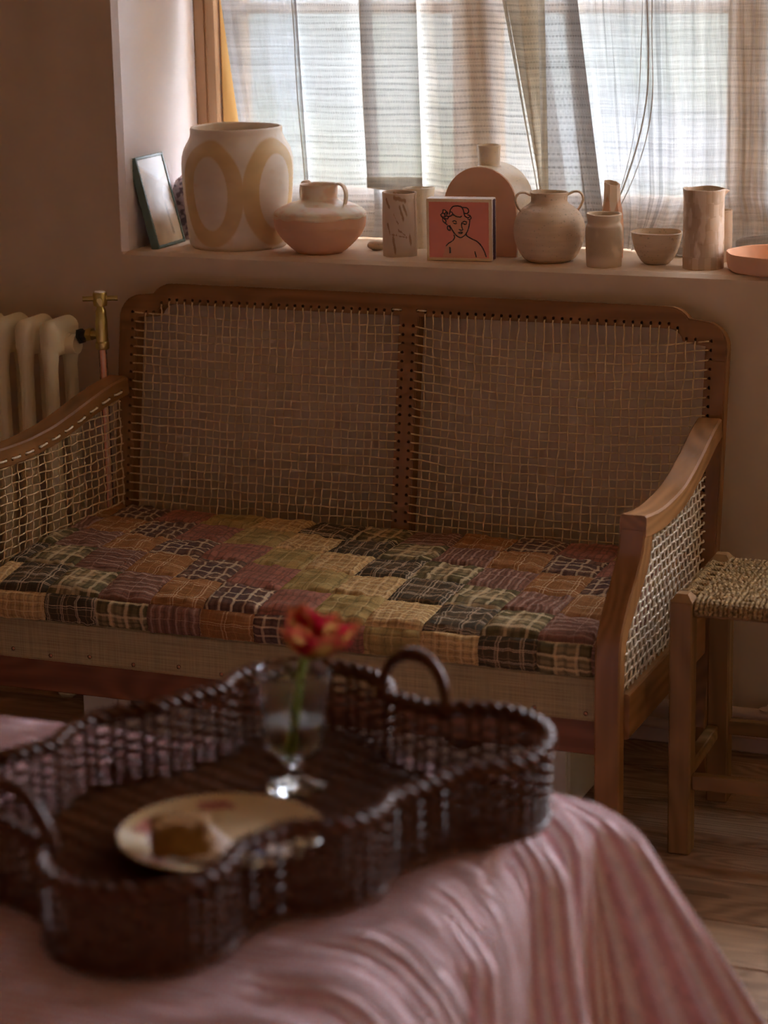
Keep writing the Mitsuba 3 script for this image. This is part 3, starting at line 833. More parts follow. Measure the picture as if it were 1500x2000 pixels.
yf, yb = -0.150, -0.068
ztop, zbt = 0.790, 0.135
sec = hullpts(ball(0, yf + 0.006, ztop, 0.024, 0.95), ball(0, yb - 0.006, ztop, 0.024, 0.95), ball(0, yf + 0.004, ztop - 0.034, 0.021, 1.05), ball(0, yb - 0.004, ztop - 0.034, 0.021, 1.05))
sec += hullpts(ball(0, yf + 0.006, zbt, 0.022), ball(0, yb - 0.006, zbt, 0.022), ball(0, yf + 0.004, zbt + 0.05, 0.021), ball(0, yb - 0.004, zbt + 0.05, 0.021))
for yy in (yf, yb):
    sec += hullpts(ball(0, yy, ztop - 0.036, 0.0205, 0.9), ball(0, yy, ztop - 0.085, 0.0150, 0.95))
    sec += hullpts(ball(0, yy, ztop - 0.08, 0.0150, 0.95), ball(0, yy, zbt + 0.08, 0.0150, 0.95))
    sec += hullpts(ball(0, yy, zbt + 0.09, 0.0150, 0.95), ball(0, yy, zbt + 0.03, 0.020, 0.95))
for zz_ in (ztop - 0.026, zbt + 0.02):
    c_ = trimesh.creation.cylinder(0.019, 0.060, sections=24)
    c_.apply_transform(trimesh.transformations.rotation_matrix(np.pi / 2, [0, 1, 0]))
    c_.apply_translation([0, -0.109, zz_])
    sec += man(c_)
secm = to_tm(sec.refine_to_length(0.02))
secd = ply(secm, "mat_radiator", smooth=45)
for i in range(8):
    k_ = key_for("section", rt)
    scene[k_] = {**secd, "to_world": T().translate([-0.762 - 0.0585 * i, 0.0, 0])}
bosses = [cyl((-0.742, -0.109, ztop - 0.030), (-0.7190, -0.109, ztop - 0.030), 0.021, 20), cyl((-0.742, -0.109, zbt + 0.02), (-0.7190, -0.109, zbt + 0.02), 0.021, 20)]
for b0 in bosses:
    add("end_boss", b0, "mat_radiator", rt, smooth=40)
feet = [cbox(-0.762 - 0.0585 * i - 0.02, -0.762 - 0.0585 * i + 0.02, y_ - 0.018, y_ + 0.018, 0.0, 0.13, 0.008) for i in (0, 7) for y_ in (yf, yb)]
for f0 in feet:
    add("foot", f0, "mat_radiator", rt)

vt = thing("radiator_valve", "brass radiator valve with cross handle on a copper pipe, between radiator and sofa", "valve")


VX, VY = -0.662, -0.108
add("body", cat(lathe([(0.0005, 0.752), (0.0125, 0.752), (0.0145, 0.756), (0.0145, 0.766), (0.0125, 0.769), (0.0125, 0.806), (0.0118, 0.818), (0.0105, 0.824), (0.0108, 0.828), (0.0105, 0.833), (0.008, 0.838), (0.0072, 0.846), (0.0005, 0.846)], 24, (VX, VY, 0)),
                cyl((VX - 0.010, VY, 0.782), (VX - 0.030, VY, 0.782), 0.009), cyl((VX - 0.022, VY, 0.782), (VX - 0.034, VY, 0.782), 0.014, 6)), "mat_brass", vt, smooth=30)
add("collar", cat(cyl((VX - 0.034, VY, 0.780), (VX - 0.052, VY, 0.777), 0.0115), cyl((VX - 0.046, VY, 0.778), (VX - 0.0525, VY, 0.7765), 0.017, 6)), "mat_black_iron", vt, smooth=40, label="dark iron coupling")
hd = key_for("handle", vt)
ha = np.array([0.9, 0.43, 0]); ha /= np.linalg.norm(ha)
hc = np.array([VX, VY, 0.858])
add("handle", cat(lathe([(0.0005, 0.843), (0.0135, 0.843), (0.0145, 0.847), (0.0145, 0.868), (0.0125, 0.871), (0.0005, 0.871)], 24, (VX, VY, 0)), cyl(hc - ha * 0.036, hc + ha * 0.036, 0.0055), cyl(hc - np.array([-ha[1], ha[0], 0]) * 0.03, hc + np.array([-ha[1], ha[0], 0]) * 0.03, 0.0055)), "mat_brass", vt, smooth=40)
bsdf("mat_white_cap", (0.85, 0.83, 0.80), 0.3)
add("cap", lathe([(0.0005, 0.8708), (0.0115, 0.8708), (0.0108, 0.8730), (0.0005, 0.8738)], 20, (VX, VY, 0)), "mat_white_cap", hd, smooth=40, label="white enamel cap")
add("pipe", cyl((VX, VY, 0.0), (VX, VY, 0.753), 0.0085), "mat_copper", vt, smooth=40, label="copper pipe")

# ---------------------------------------------------------------- sofa
sf = thing("sofa", "two seat wooden sofa with woven cord net back and arms, under the window sill", "sofa")
REC = math.atan2(0.105, 0.66)
BO = np.array([0, -0.158, 0.20])
BU = np.array([0, math.sin(REC), math.cos(REC)])
BN = np.array([0, -math.cos(REC), math.sin(REC)])      # towards the sitter


def bk(x, v, n=0.0):
    """point on the back's front face: x across, v up along the slope, n in front of it"""
    x, v, n = np.broadcast_arrays(np.asarray(x, float), np.asarray(v, float), np.asarray(n, float))
    return BO + np.stack([x, 0 * x, 0 * x], -1) + v[..., None] * BU + n[..., None] * BN


VT = 0.694      # top of the back along the slope


def arc(cx, cy, r, a0, a1, n=10, ry=None):
    a = np.radians(np.linspace(a0, a1, n))
    return [(cx + r * math.cos(t), cy + (ry or r) * math.sin(t)) for t in a]


def half_outline(s):
    pts = [(0.645, 0.0), (0.645, VT - 0.075)] + arc(0.597, VT - 0.075, 0.048, 0, 84, 12, 0.050)[1:] + arc(0.526, VT - 0.052, 0.052, 36, 90, 10, 0.052)
    return [(s * x, y) for x, y in pts]


outer = sg.Polygon(half_outline(1) + half_outline(-1)[::-1])


def opening(s):
    p = [(0.021, 0.155), (0.603, 0.155), (0.603, VT - 0.072)] + [(0.566, VT - 0.068)] + arc(0.528, VT - 0.068, 0.030, 10, 90, 8, 0.026) + [(0.021, VT - 0.043)]
    return sg.Polygon([(s * x, y) for x, y in p])


frame2d = outer.difference(opening(1)).difference(opening(-1)).difference(sg.box(-0.603, -0.01, 0.603, 0.095))
BT = 0.034


def extr(poly, t, fwd=0.0):
    m = trimesh.creation.extrude_polygon(poly, t, engine="earcut")
    v = m.vertices
    m.vertices = bk(v[:, 0], v[:, 1], v[:, 2] - t + fwd)
    return fix(m)


def cham(poly, t, c=0.0025):
    """extruded with chamfered edges"""
    a = man(extr(poly, t - 2 * c, -c))
    if poly.buffer(-c).is_empty: return a
    q = poly.buffer(-c, join_style=2)
    return a + man(extr(q, t))


# holes
PITCH = 0.0177
holes = []
nx = int((0.603 - 0.021) / PITCH)
HX = [0.021 + 0.012 + PITCH * (i + 0.1) for i in range(nx)]
HV = [0.19 + PITCH * i for i in range(26)]


def topv(x):
    return VT - 0.033 if x < 0.532 else (VT - 0.040 if x < 0.552 else VT - 0.060)


for s in (1, -1):
    for x in HX:
        holes.append((s * x, topv(x)))
    for v in HV:
        holes.append((s * 0.0105, v)); holes.append((s * 0.6145, v))
    holes += [(s * 0.018, VT - 0.031), (s * 0.035, VT - 0.031)] if s else []
hz = trimesh.creation.cylinder(0.0033, 0.024, sections=8)


def drilled(m, pts):
    cs = []
    for (x, v) in pts:
        h = hz.copy()
        h.apply_transform(trimesh.transformations.rotation_matrix(math.pi / 2 - REC, [1, 0, 0]))
        h.apply_translation(bk(x, v, -0.004))
        cs.append(man(h))
    return m - MB.batch_boolean(cs, manifold3d.OpType.Add)


JV = VT - 0.098
for nm, box_, mat in (("top_rail", sg.box(-1, VT - 0.098, 1, 1), "x"), ("stile", sg.box(-1, -1, -0.6025, JV), "z"), ("stile", sg.box(0.6025, -1, 1, JV), "z"), ("mullion", sg.box(-0.03, 0.155, 0.03, JV), "z"), ("lower_back_rail", sg.box(-0.6025, 0.05, 0.6025, 0.155), "x")):
    pl = frame2d.intersection(box_)
    if nm == "top_rail": pl = frame2d.intersection(box_).difference(sg.box(-0.6025, JV - 0.001, 0.6025, JV)) if False else frame2d.intersection(box_)
    pl = max(getattr(pl, "geoms", [pl]), key=lambda g: g.area)
    b0 = box_.bounds
    if nm == "top_rail":
        pl = unary_union([pl])
    sel = [h for h in holes if pl.buffer(0.001).contains(sg.Point(h))]
    m_ = cham(pl, BT)
    if sel: m_ = drilled(m_, sel)
    add(nm, m_, "mat_sofa_wood_" + mat, sf, smooth=25)
for s in (1, -1):      # back legs
    add("back_leg", sweep_rect(np.array([bk(s * 0.624, 0.005, -0.017), [s * 0.624, -0.170, 0.1], [s * 0.624, -0.150, 0.0]]), 0.02, 0.017, (1, 0, 0), 0.002), "mat_sofa_wood_z", sf)

CR = 0.00155
cords = 0


def cordmesh(p, r=CR, n=6):
    return tube(p, r, n)


def wobble(n, amp, seed, step=6):
    k_ = max(2, n // step)
    r_ = np.random.default_rng(seed).normal(0, amp, k_ + 2)
    r_[0] = r_[-1] = 0
    from scipy.interpolate import CubicSpline
    return CubicSpline(np.linspace(0, 1, k_ + 2), r_)(np.linspace(0, 1, n))


for s in (1, -1):
    sgn = 1 if s > 0 else 0
    for i, x in enumerate(HX):
        v1 = topv(x)
        n_ = 90
        v = np.linspace(v1 + 0.001, 0.148, n_)
        t = np.linspace(0, 1, n_)
        w = wobble(n_, 0.0010, 1000 + i + 100 * sgn) + 0.004 * np.sin(np.pi * t) * math.sin(i * 0.35 + s)
        nn = 0.0019 * np.cos(np.pi * (v / PITCH + i)) + 0.0012 - 0.012 * np.sin(np.pi * t) ** 0.7 * 0.5
        nn[:3] = [-0.012, 0.0008, 0.0025]
        vv = v.copy(); vv[0] = vv[1] + 0.0002
        edge = (v > v1 - 0.013) | (v < 0.157)
        nn = np.where(edge & (np.arange(n_) > 1), np.maximum(nn, 0.002), nn)
        add("cord", cordmesh(bk(s * x + w, vv, nn)), "mat_cord", sf, smooth=True)
    for j, v in enumerate(HV):
        n_ = 100
        x = np.linspace(0.0105, 0.6145, n_)
        t = np.linspace(0, 1, n_)
        up_ = (v - 0.19) / 0.4
        sag = (-0.020 if s > 0 else -0.006) * (0.35 + 0.65 * up_) * np.sin(np.pi * t) ** 0.8
        w = wobble(n_, 0.0009, 3000 + j + 100 * sgn) + sag
        nn = -0.0019 * np.cos(np.pi * ((x - 0.035) / PITCH + j)) + 0.0012 - 0.006 * np.sin(np.pi * t) ** 0.7
        edge = (x < 0.022) | (x > 0.602)
        nn = np.where(edge, np.maximum(nn, 0.002), nn)
        nn[0] = nn[-1] = -0.012; nn[1] = nn[-2] = 0.001
        xx = x.copy(); xx[0] = xx[1] - 0.0002; xx[-1] = xx[-2] + 0.0002
        add("cord", cordmesh(bk(s * xx, v + w, nn)), "mat_cord", sf, smooth=True)
    a_ = np.array([bk(s * 0.018, VT - 0.031, -0.008), bk(s * 0.0185, VT - 0.031, 0.001), bk(s * 0.0265, VT - 0.031, 0.002), bk(s * 0.0345, VT - 0.031, 0.001), bk(s * 0.035, VT - 0.031, -0.008)])
    add("stitch", cordmesh(a_, 0.0018), "mat_stitch_and_lit_net", sf, smooth=True)

# arms
ATOP = {1: [(-0.07, 0.690), (-0.13, 0.678), (-0.20, 0.655), (-0.28, 0.630), (-0.37, 0.612), (-0.47, 0.608), (-0.60, 0.620)],
        -1: [(-0.07, 0.698), (-0.14, 0.692), (-0.22, 0.677), (-0.30, 0.658), (-0.38, 0.643), (-0.48, 0.635), (-0.60, 0.638)]}


def arm_x(s, y):
    """centre of the arm"""
    t = np.clip((-0.09 - np.asarray(y, float)) / 0.5, 0, 1)
    return (0.6235 + 0.0 * t) if s > 0 else -(0.634 + 0.046 * t)


AH = 0.020
for s in (1, -1):
    ys = np.linspace(-0.095, -0.605, 40)
    zt = interp(ATOP[s], ys)
    path = np.stack([arm_x(s, ys), ys, zt - AH], -1)
    arm = fix(sweep_rect(path, 0.0235, AH, (1, 0, 0), 0.0035))
    if s < 0:
        hh_ = []
        for i in range(22):
            yy = -0.125 - i * 0.0225
            zc = float(interp(ATOP[s], yy)) - 0.0255
            h = trimesh.creation.cylinder(0.0044, 0.022, sections=10)
            h.apply_transform(trimesh.transformations.rotation_matrix(np.pi / 2, [0, 1, 0]))
            h.apply_translation([arm_x(s, yy) + 0.0235, yy, zc])
            hh_.append(man(h))
        am = man(arm) - MB.batch_boolean(hh_, manifold3d.OpType.Add)
        add("armrest", am, "mat_sofa_wood_y", sf, smooth=30)
        for i in range(0, 22, 2):
            yy0, yy1 = -0.125 - i * 0.0225, -0.125 - (i + 1) * 0.0225
            q = []
            for yy, e in ((yy0, -0.006), (yy0, 0.001), ((yy0 + yy1) / 2, 0.002), (yy1, 0.001), (yy1, -0.006)):
                q.append([arm_x(s, yy) + 0.0235 + e, yy, float(interp(ATOP[s], yy)) - 0.0255])
            add("stitch", tube(np.array(q), 0.0022, 6), "mat_stitch_and_lit_net", sf, smooth=True)
    else:
        add("armrest", arm, "mat_sofa_wood_y", sf, smooth=30)
    # front leg, curved back under the arm
    zz = np.concatenate([np.linspace(0.0, 0.34, 8), np.linspace(0.36, 0.592 + (0.018 if s < 0 else 0), 20)])
    yfr = interp([(0.0, -0.690), (0.28, -0.692), (0.36, -0.691), (0.41, -0.682), (0.45, -0.662), (0.50, -0.632), (0.55, -0.612), (0.60, -0.607), (0.63, -0.606)], zz)
    dep = interp([(0, 0.030), (0.30, 0.032), (0.40, 0.036), (0.50, 0.050), (0.56, 0.056), (0.63, 0.056)], zz)
    xc = interp([(0, 0.604), (0.40, 0.604), (0.58, 0.6225), (0.63, 0.6235)], zz)
    if s < 0: xc = -interp([(0, 0.672), (0.40, 0.674), (0.58, 0.679), (0.63, 0.680)], zz)
    path = np.stack([xc, yfr + dep / 2, zz], -1)
    add("front_leg", fix(sweep_rect(path, 0.0225, dep / 2, (1, 0, 0), 0.003)), "mat_sofa_wood_z", sf, smooth=30)
    xo, xi = (0.612, 0.634) if s > 0 else (-0.690, -0.668)
    rail = np.array([[(xo + xi) / 2, -0.662, 0.277], [(0.622 if s > 0 else -0.634), -0.150, 0.277]])
    add("side_rail", fix(sweep_rect(rail, 0.0125, 0.041, (1, 0, 0), 0.003)), "mat_sofa_wood_y", sf)
    # net of the arm
    ap_ = 0.0125 if s > 0 else 0.0225
    ysn = np.arange(-0.155 if s > 0 else -0.125, -0.600, -ap_)
    rz = 0.318

    def xa(y, z):
        return arm_x(s, y) - (s * 0.012 if s > 0 else 0.0) + s * 0.0 * z

    mt = "mat_stitch_and_lit_net" if s > 0 else "mat_cord"  # same net both sides; light on the right arm painted as paler cord
    cr = 0.0016 if s > 0 else 0.0014
    for i, yy in enumerate(ysn):
        zt_ = float(interp(ATOP[s], yy)) - 2 * AH + 0.003
        n_ = 60
        z = np.linspace(zt_, rz - 0.004, n_)
        w = wobble(n_, 0.0011, 5000 + i + 50 * sgn)
        y = yy + w + (0.0 if s > 0 else -0.0) + np.clip((0.50 - z) / 0.2, 0, 1) * (-0.055 * np.clip((-yy - 0.15) / 0.43, 0, 1))
        off = 0.0014 * np.cos(np.pi * (z / PITCH + i))
        add("arm_cord", tube(np.stack([xa(yy, z) + off + (0.010 if s > 0 else 0.018), y, z], -1), cr, 6), mt, sf, smooth=True)
    zs = np.arange(rz + 0.010, 0.66, PITCH)
    for j, z0 in enumerate(zs):
        yy = np.linspace(-0.120, -0.662 if z0 < 0.42 else -0.60, 130)
        lim = interp(ATOP[s], np.clip(yy, -0.6, -0.07)) - 2 * AH + 0.003
        ok = z0 < lim
        if s < 0 or True:
            # keep the run that starts at the back
            e = np.argmin(ok) if not ok.all() else len(ok)
            runs = [(0, e)]
            if e < len(ok):
                rest = np.nonzero(ok[e:])[0]
                if len(rest) > 6: runs.append((e + rest[0], len(ok)))
        for (a0, a1) in runs:
            if a1 - a0 < 8: continue
            y = yy[a0:a1]
            n_ = len(y)
            w = wobble(n_, 0.0010, 7000 + j + 50 * sgn)
            off = -0.0014 * np.cos(np.pi * ((y - ysn[0]) / ap_ + j))
            add("arm_cord", tube(np.stack([xa(y, 0) + off + (0.010 if s > 0 else 0.018), y, z0 + w], -1), cr * (1.15 if s > 0 else 1), 6), mt, sf, smooth=True)

# seat
SX0, SX1 = -0.648, 0.580
add("front_rail", cbox(SX0 - 0.02, SX1 + 0.02, -0.640, -0.610, 0.192, 0.262, 0.002), "mat_rail_wood", sf)
add("back_rail", cbox(-0.60, 0.60, -0.200, -0.178, 0.20, 0.262, 0.002), "mat_rail_wood", sf)
n_ = 120
bx = np.linspace(SX0, SX1, n_)
base = cbox(SX0, SX1, -0.652, -0.165, 0.256, 0.340, 0.006)
base = base.subdivide_to_size(0.03)
q = base.vertices * [9, 9, 20]
base.vertices[:, 1] += np.where(base.vertices[:, 1] < -0.6, 0.003 * (meshkit.fbm(q, 2, 3) - 0.5), 0)
base.vertices[:, 2] += np.where(base.vertices[:, 2] < 0.27, 0.004 * (meshkit.fbm(q, 2, 4) - 0.5), 0)
add("seat_base", base, "mat_linen", sf, smooth=30, label="linen covered seat base")
tk = trimesh.creation.icosphere(1, 0.0042)
tk.vertices *= [1, 0.5, 1]
tkd = ply(tk, "mat_tack", smooth=True)
for i in range(14):
    scene[key_for("tack", sf)] = {**tkd, "to_world": T().translate([SX1 - 0.025 - i * 0.088 + 0.006 * math.sin(i * 5), -0.6535, 0.272 + 0.003 * math.sin(i * 3)])}

# ---------------------------------------------------------------- patchwork cushion
PAL = [  # base, line, second line, band; colours of the plaids
    ((0.50, 0.32, 0.13), (0.64, 0.46, 0.24), (0.24, 0.13, 0.05), (0.42, 0.25, 0.09)),      # 0 tan
    ((0.055, 0.042, 0.026), (0.56, 0.42, 0.28), (0.26, 0.16, 0.08), (0.085, 0.055, 0.03)),  # 1 near black
    ((0.125, 0.095, 0.040), (0.58, 0.44, 0.25), (0.055, 0.04, 0.022), (0.36, 0.25, 0.12)),  # 2 olive check
    ((0.225, 0.105, 0.066), (0.40, 0.26, 0.19), (0.09, 0.045, 0.033), (0.175, 0.078, 0.05)),  # 3 mauve brown
    ((0.285, 0.125, 0.048), (0.66, 0.48, 0.29), (0.42, 0.22, 0.09), (0.24, 0.10, 0.036)),   # 4 brown windowpane
    ((0.165, 0.085, 0.052), (0.58, 0.43, 0.27), (0.065, 0.035, 0.03), (0.10, 0.058, 0.05)),  # 5 dark check
    ((0.320, 0.130, 0.085), (0.20, 0.085, 0.06), (0.11, 0.06, 0.04), (0.26, 0.10, 0.065)),  # 6 rust rose
    ((0.360, 0.240, 0.085), (0.46, 0.33, 0.15), (0.14, 0.10, 0.04), (0.25, 0.165, 0.055)),  # 7 khaki
]
#     period and width of the lines in u and in v
LN = [(0.17, 0.05, 0.22, 0.05), (0.42, 0.030, 0.30, 0.035), (0.30, 0.10, 0.36, 0.09), (0.16, 0.06, 0.5, 0.02), (0.50, 0.022, 0.42, 0.025), (0.22, 0.07, 0.27, 0.07), (0.26, 0.05, 0.3, 0.05), (0.5, 0.04, 0.45, 0.05)]


def plaid(p, n, uv):
    ty = dr.floor(uv.x)
    u, v = uv.x - ty, uv.y - dr.floor(uv.y)
    rid = dr.floor(uv.y)
    turn = cell_rand(ty, rid, 9) > 0.5
    u, v = dr.select(turn, u, v), dr.select(turn, v, u)
    ph = cell_rand(ty, rid, 5)
    wu = u + 0.032 * (noise(v * 11, u * 3 + rid, 1.0) - 0.5)
    wv = v + 0.032 * (noise(u * 11, v * 3 + rid, 6.0) - 0.5)
    out = mi.Color3f(0.2)

    def line(t, per, wd, o):
        q = t / per + o
        d = dr.abs(q - dr.floor(q) - 0.5) * per
        return 1 - smoothstep(wd * 0.16, wd * 0.42 + 0.004, d)
    for k, (b, l, l2, bd) in enumerate(PAL):
        pu, au, pv, av_ = LN[k]
        bu = smoothstep(0.25, 0.3, u) * (1 - smoothstep(0.62, 0.67, u))
        bv = smoothstep(0.3, 0.35, v) * (1 - smoothstep(0.66, 0.71, v))
        c = mix(b, bd, 0.5 * bu + 0.5 * bv)
        c = mix(c, l2, 0.5 * line(wu, pu * 0.5, au, ph + 0.3))
        c = mix(c, l2, 0.5 * line(wv, pv * 0.62, av_, ph + 0.1))
        c = mix(c, l, 0.62 * line(wu, pu, au, ph))
        c = mix(c, l, 0.55 * line(wv, pv, av_, ph + 0.4))
        if k in (1, 4):
            c = mix(c, l, 0.45 * line(wu, pu, au * 0.8, ph + 0.13))
            c = mix(c, l, 0.45 * line(wv, pv, av_ * 0.8, ph + 0.52))
        out = dr.select((ty > k - 0.5) & (ty < k + 0.5), c, out)
    th = 0.80 + 0.40 * fbm(u * 160, v * 9, 1.0, 2) * fbm(u * 9, v * 160, 2.0, 2) * 2
    return out * th


bsdf("mat_patchwork", proc(plaid), 0.9, proc(lambda p, n, uv: 0.0016 * fbm(p.x * 70, p.y * 120, p.z * 90, 3), eps=1.5e-3), 1.0, specular=0.1, sheen=0.3)
cu = thing("seat_cushion", "plaid patchwork quilted seat cushion lying on the sofa", "cushion")
CX0, CX1, CY0, CY1 = -0.652, 0.585, -0.672, -0.125
PS = 0.107
nxp, nyp = 12, 6
hxw, hyw = (CX1 - CX0) / 2, (CY1 - CY0) / 2
RR = 0.026


def wrap(u, h):
    a = np.abs(u) - (h - RR)
    ph = np.clip(a / RR, 0, np.pi / 2)
    pos = np.where(a <= 0, np.abs(u), h - RR + RR * np.sin(ph))
    drop = np.where(a <= 0, 0, RR * (1 - np.cos(ph)) + np.maximum(a - RR * np.pi / 2, 0))
    return np.sign(u) * pos, drop


# developed lengths: rows in t (front side row, then seat rows, then the back side), columns in s
tl = [-hyw - 0.075] + list(np.linspace(-hyw + 0.002, hyw - 0.002, nyp)) + [hyw + 0.05]
slg = [-hxw - 0.07] + list(np.linspace(-hxw + 0.046, hxw - 0.004, nxp)) + [hxw + 0.07]


def cushion_pt(s, t, seed_h):
    x, dx = wrap(s, hxw)
    y, dy = wrap(t, hyw)
    drop = np.maximum(dx, dy) + 0.35 * np.minimum(dx, dy)
    k_ = np.minimum(dx, dy)
    x = x - np.sign(s) * np.minimum(k_, 0.05) * 0.45
    y = y - np.sign(t) * np.minimum(k_, 0.05) * 0.45
    X = (CX0 + CX1) / 2 + x
    Y = (CY0 + CY1) / 2 + y
    tt = (Y - CY0) / (CY1 - CY0)
    top = 0.411 + 0.022 * tt + 0.010 * np.sin(np.pi * np.clip(tt, 0, 1))
    side = np.clip(drop / 0.03, 0, 1)
    lump = 0.016 * (meshkit.fbm(np.stack([X * 4.5, Y * 4.5, 0 * X], -1), 2, 9) - 0.5) + 0.006 * (meshkit.fbm(np.stack([X * 14, Y * 17, 0 * X], -1), 2, 12) - 0.5)
    # the cushion dips a little in the middle of its front and is flatter at the left
    low = 0.343
    Z = np.maximum(top + lump * (1 - 0.6 * side) - drop, low + 0.002 * side)
    bul = np.sin(np.clip((drop - 0.008) / 0.062, 0, 1) * np.pi)
    Y = Y + np.where(t < 0, -1, 0) * (dy > 0.004) * 0.009 * bul
    return np.stack([X, Y, Z], -1)


seq = [0, 1, 2, 3, 4, 5, 6, 7]
N = 21
for j in range(len(tl) - 1):
    for i in range(len(slg) - 1):
        if j == len(tl) - 2 and False: continue
        jit = lambda a, b: 0.010 * (meshkit.noise(np.stack([np.asarray(a) * 7, np.asarray(b) * 7, 0 * np.asarray(a)], -1), 77) - 0.5)
        s_, t_ = np.meshgrid(np.linspace(slg[i], slg[i + 1], N), np.linspace(tl[j], tl[j + 1], N))
        gi, gj = np.meshgrid(np.linspace(0, 1, N), np.linspace(0, 1, N))
        inn = 1.0
        s2 = s_ + (0 if j == 0 else 1) * jit(s_ + 3, t_)
        t2 = t_ + (1 if 0 < j else 0) * jit(s_, t_ + 8) * np.where((j == 1), gj, 1)
        P = cushion_pt(s2, t2, 0)
        # seams sunk, patch puffed with puckers near its seams
        e = np.minimum(np.minimum(gi, 1 - gi), np.minimum(gj, 1 - gj)) * PS
        du = P[:, 2:, :] - P[:, :-2, :]
        du = np.concatenate([du[:, :1], du, du[:, -1:]], 1)
        dv = np.concatenate([(P[2:] - P[:-2])[:1], P[2:] - P[:-2], (P[2:] - P[:-2])[-1:]], 0)
        nn = np.cross(du, dv); nn /= np.linalg.norm(nn, axis=-1, keepdims=True) + 1e-9
        puck = 0.0055 * (meshkit.fbm(np.stack([s_ * 75, t_ * 30, 0 * s_ + j], -1), 2, i + 31) - 0.5) * 2
        puck += 0.0055 * (meshkit.fbm(np.stack([s_ * 28, t_ * 85, 0 * s_ + j], -1), 2, i + 61) - 0.5) * 2
        hgt = -0.0060 * np.exp(-e / 0.006) + puck * np.exp(-e / 0.05) * (1 - np.exp(-e / 0.004))
        P = P + nn * hgt[..., None]
        jj = j - 1
        ty = seq[(i - 1 + 1 + jj) % 8] if j > 0 else seq[(i - 1) % 8]
        uvp = np.stack([ty + 0.002 + 0.996 * gi, (i * 3 + j * 7) % 50 + 0.002 + 0.996 * gj], -1).reshape(-1, 2)
        P[..., 2] = np.maximum(P[..., 2], 0.3415)
        add("patch", tm(P.reshape(-1, 3), grid_faces(N, N)), "mat_patchwork", cu, smooth=True, uv=uvp)
add("underside", cbox(CX0 + 0.02, CX1 - 0.02, CY0 + 0.02, CY1 - 0.02, 0.3412, 0.36, 0.003), "mat_linen", cu)

# ---------------------------------------------------------------- chest and pipes under the sofa
ch = thing("storage_chest", "low cream painted chest with black cup handle pushed under the sofa", "chest")
add("body", cbox(-0.535, 0.470, -0.480, -0.235, 0.012, 0.168, 0.003), "mat_white_paint", ch)
for (a, b) in ((-0.532, -0.458), (-0.454, 0.02), (0.024, 0.467)):
    pn = add("front_panel", cbox(a, b, -0.490, -0.481, 0.018, 0.165, 0.002), "mat_white_paint", ch)
    if b - a > 0.2:
        hx = a + 0.066 if a < -0.1 else b - 0.2
        cup = lathe([(0.0005, 0), (0.026, 0.0), (0.024, 0.012), (0.016, 0.020), (0.0005, 0.023)], 24)
        cup.apply_transform(trimesh.transformations.rotation_matrix(np.pi / 2, [1, 0, 0]))
        cup.vertices *= [1, 1, 0.55]
        cup.apply_translation([hx, -0.490, 0.135])
        add("cup_handle", cat(cup, cbox(hx - 0.036, hx + 0.036, -0.493, -0.489, 0.130, 0.148, 0.001)), "mat_black_iron", pn, smooth=40, label="black iron cup handle")
pp = thing("heating_pipe", "painted pipe with brackets running along the skirting board behind the stool", "pipe")
add("pipe", cyl((-0.6, -0.062, 0.055), (2.0, -0.062, 0.055), 0.011), "mat_skirting", pp, smooth=40)
add("pipe", cyl((-0.6, -0.062, 0.095), (2.0, -0.062, 0.095), 0.011), "mat_skirting", pp, smooth=40)
for x in (0.20, 0.735, 1.25):
    add("bracket", cat(cbox(x - 0.008, x + 0.008, -0.060, -0.0, 0.045, 0.105, 0.002), lathe([(0.0005, 0), (0.014, 0), (0.014, 0.002), (0.0005, 0.003)], 16, (x, -0.062, 0.106))), "mat_skirting", pp)

# ---------------------------------------------------------------- stool
st_ = thing("stool", "wooden stool with woven rush cord seat, right of the sofa", "stool")
SRX = math.radians(2.0)
SC = np.array([0.70, -0.555])


def stl(m):
    m = to_tm(m)
    m.apply_transform(trimesh.transformations.rotation_matrix(SRX, [0, 0, 1]))
    m.apply_translation([SC[0], SC[1], 0])
    return m


SW, SD = 0.40, 0.27
for (x, y) in ((0, 0), (SW, 0), (0.008, SD), (SW - 0.008, SD)):
    b = cbox(x - 0.020, x + 0.020, y - 0.0205, y + 0.0205, 0.0, 0.466, 0.003)
    cap_ = MB.hull_points(np.array([(x + a * 0.020, y + c * 0.0205, 0.464) for a in (-1, 1) for c in (-1, 1)] + [(x + a * 0.010, y + c * 0.010, 0.4765) for a in (-1, 1) for c in (-1, 1)]))
    add("leg", stl(man(b) + cap_), "mat_stool_wood", st_)
bsdf("mat_stool_bar", wood_col((0.14, 0.066, 0.018), (0.25, 0.125, 0.04), "x"), 0.5)
for (p, q, z, hh) in (((0.02, 0), (SW - 0.02, 0), 0.134, 0.0135), ((0.02, SD), (SW - 0.02, SD), 0.145, 0.0135)):
    add("stretcher", stl(cbox(p[0], q[0], p[1] - 0.010, p[1] + 0.010, z - hh, z + hh, 0.002)), "mat_stool_bar", st_)
for (x) in (0.0, SW - 0.0):
    add("stretcher", stl(cbox(x - 0.010, x + 0.010, 0.02, SD - 0.02, 0.125, 0.152, 0.002)), "mat_stool_bar", st_)
for (x0, x1, y0, y1) in ((0.02, SW - 0.02, -0.012, 0.012), (0.02, SW - 0.02, SD - 0.012, SD + 0.012), (-0.012, 0.012, 0.02, SD - 0.02), (SW - 0.012, SW + 0.012, 0.02, SD - 0.02)):
    add("seat_rail", stl(cbox(x0, x1, y0, y1, 0.437, 0.461, 0.002)), "mat_stool_bar", st_)
bsdf("mat_rush", proc(lambda p, n, uv: mix((0.10, 0.048, 0.014), (0.52, 0.34, 0.14), dr.clip(fbm(p.x * 240, p.y * 240, p.z * 240, 2) * 1.5 - 0.3, 0, 1))), 0.8)


